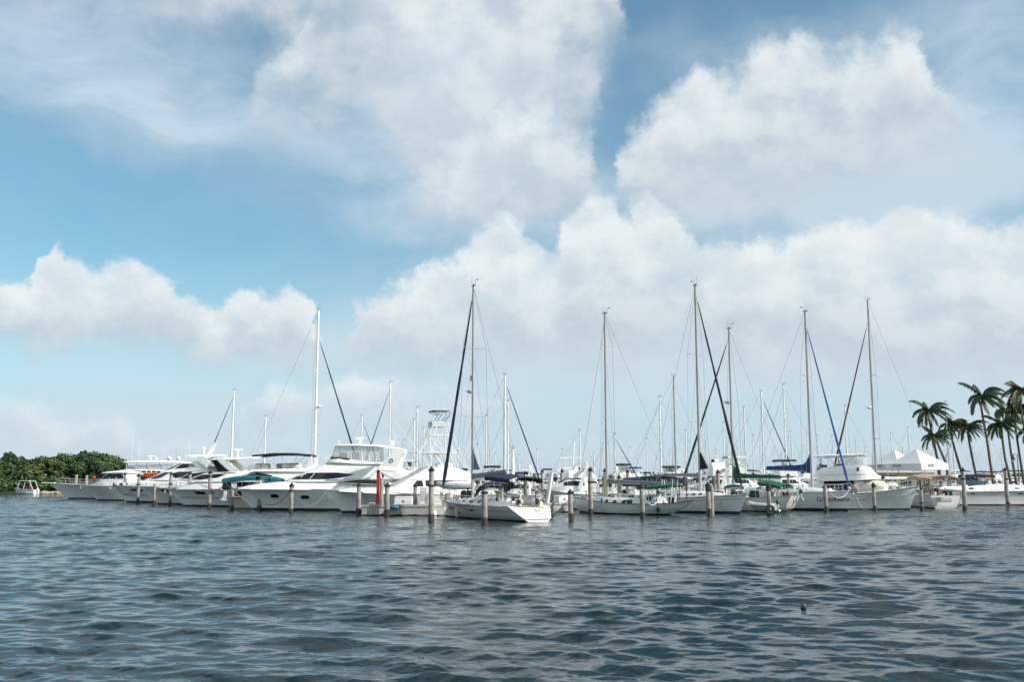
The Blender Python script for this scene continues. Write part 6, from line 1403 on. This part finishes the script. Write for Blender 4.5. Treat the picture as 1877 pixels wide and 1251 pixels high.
def bgmotor(p0, p1, D, dr, label, cab=1.3, fly=0.0, top=None, topz=3.4, canvas=None, arch=False, beam=3.6, fb=1.35, win=GLASS, ant=1, stripe=None, yaw=0.0, enclosure=False, mast=None):
    bow, st = (p1, p0) if dr > 0 else (p0, p1); b = Boat('motor_boat', label, 'motor boat', (bow, D-yaw), (st, D+yaw), BM); L = b.L; L2 = L/2
    b.hull_m([(-L2,fb*.85),(0,fb*.95),(L2,fb*1.25)], [(0,L2-fb*.9),(fb*1.25,L2)], [(0,-L2),(fb,-L2-.02)], beam, bs=.92, flare=1.5, wlb=.33)
    if stripe: b.part('hull_stripe', b.h.stripe(.05,.95,.75,.85), stripe, b.hull_o)
    c = trunk(b, [-L*.30,-L*.28,L*.02,L*.14,L*.30,L*.40], [beam*.38,beam*.42,beam*.42,beam*.38,beam*.25,beam*.1], [cab*.9,cab,cab,cab*.55,cab*.3,.03], n=5)
    z = fb*.95+cab*.62; b.part('cabin_window', c.side([(x*L, z-.2, z+.22 if x < .0 else z+.22-(x)*1.5) for x in (-.25,-.2,-.1,0,.04,.08)], .02), win, c.o)
    b.part('windscreen', c.front(L*.035, L*.125, beam*.33), win, c.o)
    zz = fb+cab
    if fly:
        f = Shell([(-L*.28,beam*.34,beam*.32,zz-.15,zz+fly),(L*.0,beam*.36,beam*.34,zz-.15,zz+fly),(L*.05,beam*.32,beam*.28,zz-.15,zz+fly*.6),(L*.08,beam*.3,beam*.25,zz-.15,zz+.0)], 5); f.o = b.part('flybridge', f.mb(), GEL)
        se = MB().box((-L*.12,0,zz+fly), (.5,1.2,.7), r=.1); b.part('helm_seat', se, WHITEC)
        zz += fly
    if enclosure:
        e = Shell([(-L*.22,beam*.33,beam*.32,zz-.05,topz-.05),(L*.0,beam*.33,beam*.31,zz-.05,topz-.05),(L*.03,beam*.3,beam*.27,zz-.05,topz-.3)], 8); b.part('enclosure', e.mb(), CLEAR)
    if top is not None: b.canopy(-L*.30, L*.04, beam*.38, topz, .12, top, -.06, -.05, True, zz, name='hardtop' if top in (GEL, WHITEC) else 'bimini', valance=.10)
    if canvas: b.canopy(-L*.46, -L*.16, beam*.40, fb+1.75, .22, canvas, -.5, 0, True, fb, name='cockpit_canopy', valance=.5)
    if arch:
        a = MB()
        for s_ in (1,-1): a.prism([(-L*.20,fb+.3),(-L*.13,fb+.3),(-L*.26,fb+2.3),(-L*.30,fb+2.3)], s_*beam*.42, s_*beam*.45)
        b.part('radar_arch', a, GEL); b.part('arch_top', MB().box((-L*.28,0,fb+2.33), (.5,beam*.9,.1), r=.03), GEL); b.dome(-L*.28, 0, fb+2.35, .25, .1)
    b.rail(L*.1, L2-.3, .6, 6)
    if D < 170: gear(b, [(-L*.4,.6,fb,2),(-L*.3,-.6,fb+.2,2),(-L*.12,.3,zz,2)], int(p0))
    for i in range(ant): b.antenna(-L*.2+i*.6, beam*.3*(1 if i % 2 else -1), max(zz, topz if top else zz), 2.4)
    return b
b = bgmotor(985, 1098, 96, -1, 'white cruiser with a navy curved windscreen cover right of the dock box', 1.5, .6, None, 4.9, None, True, 4.2, 1.6, NAVY, 1, enclosure=False)
fr = MB()
for s_ in (1,-1): fr.tube([(-1.8,s_*1.3,3.4),(-1.8,s_*1.2,4.85),(.8,s_*1.2,4.85),(.8,s_*1.3,3.4)], .035, 5)
fr.tube([(-1.8,-1.2,4.85),(-1.8,1.2,4.85)], .035, 5); fr.tube([(.8,-1.2,4.85),(.8,1.2,4.85)], .035, 5); fr.tube([(-.5,0,4.2),(-.6,0,6.4)], .07, 6); b.part('flybridge_frame', fr, GEL)
bgmotor(905, 990, 103, -1, 'white motor boat with a navy top behind the nearest sloop cockpit', 1.3, 0, NAVY, 3.5, None, True)
bgmotor(868, 960, 116, 1, 'white flybridge boat behind the nearest sloop boom', 1.3, .9, BLACKC, 4.3, None, False, 3.8)
bgmotor(1060, 1150, 112, -1, 'white cabin boat with a pale green cover behind the tall piling', 1.4, 0, None, 3.4, mat('pale_green_canvas', (.22,.42,.25), .8), True)
bgmotor(1100, 1170, 128, -1, 'white flybridge boat with a black top right of the old sloop mast', 1.5, 1.0, BLACKC, 4.7, None, False, 3.8, enclosure=True)
bgmotor(1128, 1215, 140, 1, 'white flybridge boat with a blue top, far behind', 1.4, .9, BLUE, 4.4, None, True)
b = bgmotor(1135, 1252, 101, 1, 'boat under a very long navy boom canopy behind the old sloop', 1.1, 0, None, 3, None, False, 3.6, 1.4)
x0 = b.P(1144,880)[0]; x1 = b.P(1250,880)[0]; b.canopy(min(x0,x1), max(x0,x1), 1.5, b.P(1190,874)[1], .28, NAVY, -.45, -.40, True, 1.5, name='long_canopy', valance=.55, n=16)
bgmotor(1180, 1262, 122, -1, 'white flybridge boat with a dark-edged hardtop over the grey boom', 1.5, 1.0, BLACKC, 4.35, None, False, 4.0, enclosure=True)
bgmotor(1262, 1345, 108, -1, 'white flybridge cruiser directly behind the tallest right mast', 1.7, 1.3, None, 5.0, None, True, 4.2, 1.6)
bgmotor(1312, 1410, 112, 1, 'white sport fisher with a raised white hardtop above the green boom cover', 1.7, 1.2, WHITEC, 5.3, None, False, 4.4, 1.6, enclosure=False)
bgmotor(1405, 1500, 116, 1, 'grey-white yacht under the blue boom cover', 1.8, .9, BLACKC, 5.0, None, False, 4.2, 1.5)
bgmotor(1606, 1668, 111.5, 1, 'white cabin boat with a maroon canopy edge below the tents', 1.5, 0, MAROON, 3.2, None, False, 3.2, 1.1, LTGREY)
bgmotor(1280, 1330, 150, 1, 'far white motor boat left of the doubled piling', 1.3, .8, NAVY, 4.4, None, False)
bgmotor(1020, 1075, 150, 1, 'far white motor boat behind the dock box', 1.3, .8, GEL, 4.4, None, True)
bgmotor(1440, 1500, 165, -1, 'far white yacht with a blue top beneath the blue boom cover', 1.4, .9, BLUE, 4.5, None, False)
bgmotor(700, 775, 120, -1, 'white flybridge boat between the large cruiser and the tuna tower', 1.5, 1.0, WHITEC, 5.0, None, True)
bgmotor(830, 880, 118, 1, 'white motor boat behind the grey dinghy', 1.4, .5, NAVY, 4.0, None, False)
bgmotor(530, 620, 125, -1, 'white flybridge boat just showing behind the black sun top', 1.5, 1.0, None, 5.0, None, True)
g3 = random.Random(5)
for i, (px, D) in enumerate(((1744,190),(1775,200),(1800,186),(1832,195),(1858,188),(1880,200),(1700,195),(1560,175),(1530,180),(1470,185),(1395,175),(1350,180),(1305,190),(1240,178),(1190,185),(1140,180),(1090,186),(1035,182),(985,178),(940,186),(895,180),(860,190),(1160,160),(1225,158),(1370,160),(1420,155),(960,160),(1010,165))):
    b = bgmotor(px-28*160/D, px+28*160/D, D, g3.choice((1,-1)), 'tiny far white motor boat in the packed rear of the marina', 1.3, g3.choice((0,.8,.9)), g3.choice((None, NAVY, WHITEC, BLACKC, GEL)), 3.9+g3.uniform(0,.6), None, g3.random() < .5, 3.4, 1.4, ant=g3.choice((0,1,2))); b.root['group'] = 'tiny far motor boats'

# far tree line closing the bay behind the marina
fw = foliage(random.Random(4), [(x, random.Random(int(x)).uniform(-6,6), random.Random(int(x)+9).uniform(.5,2.2), 9, random.Random(int(x)+3).uniform(2.6,4.6)) for x in range(-20,760,11)], 26000, .8, [.4,.5,.4,.05]).build('far_woodland', LEAF, smooth=0); fw.location = (0, 640, 0); fw['kind'] = 'stuff'
slab('far_shore_ground', [(-40,630),(800,630),(800,700),(-40,700)], -.6, .4, GRASSM)
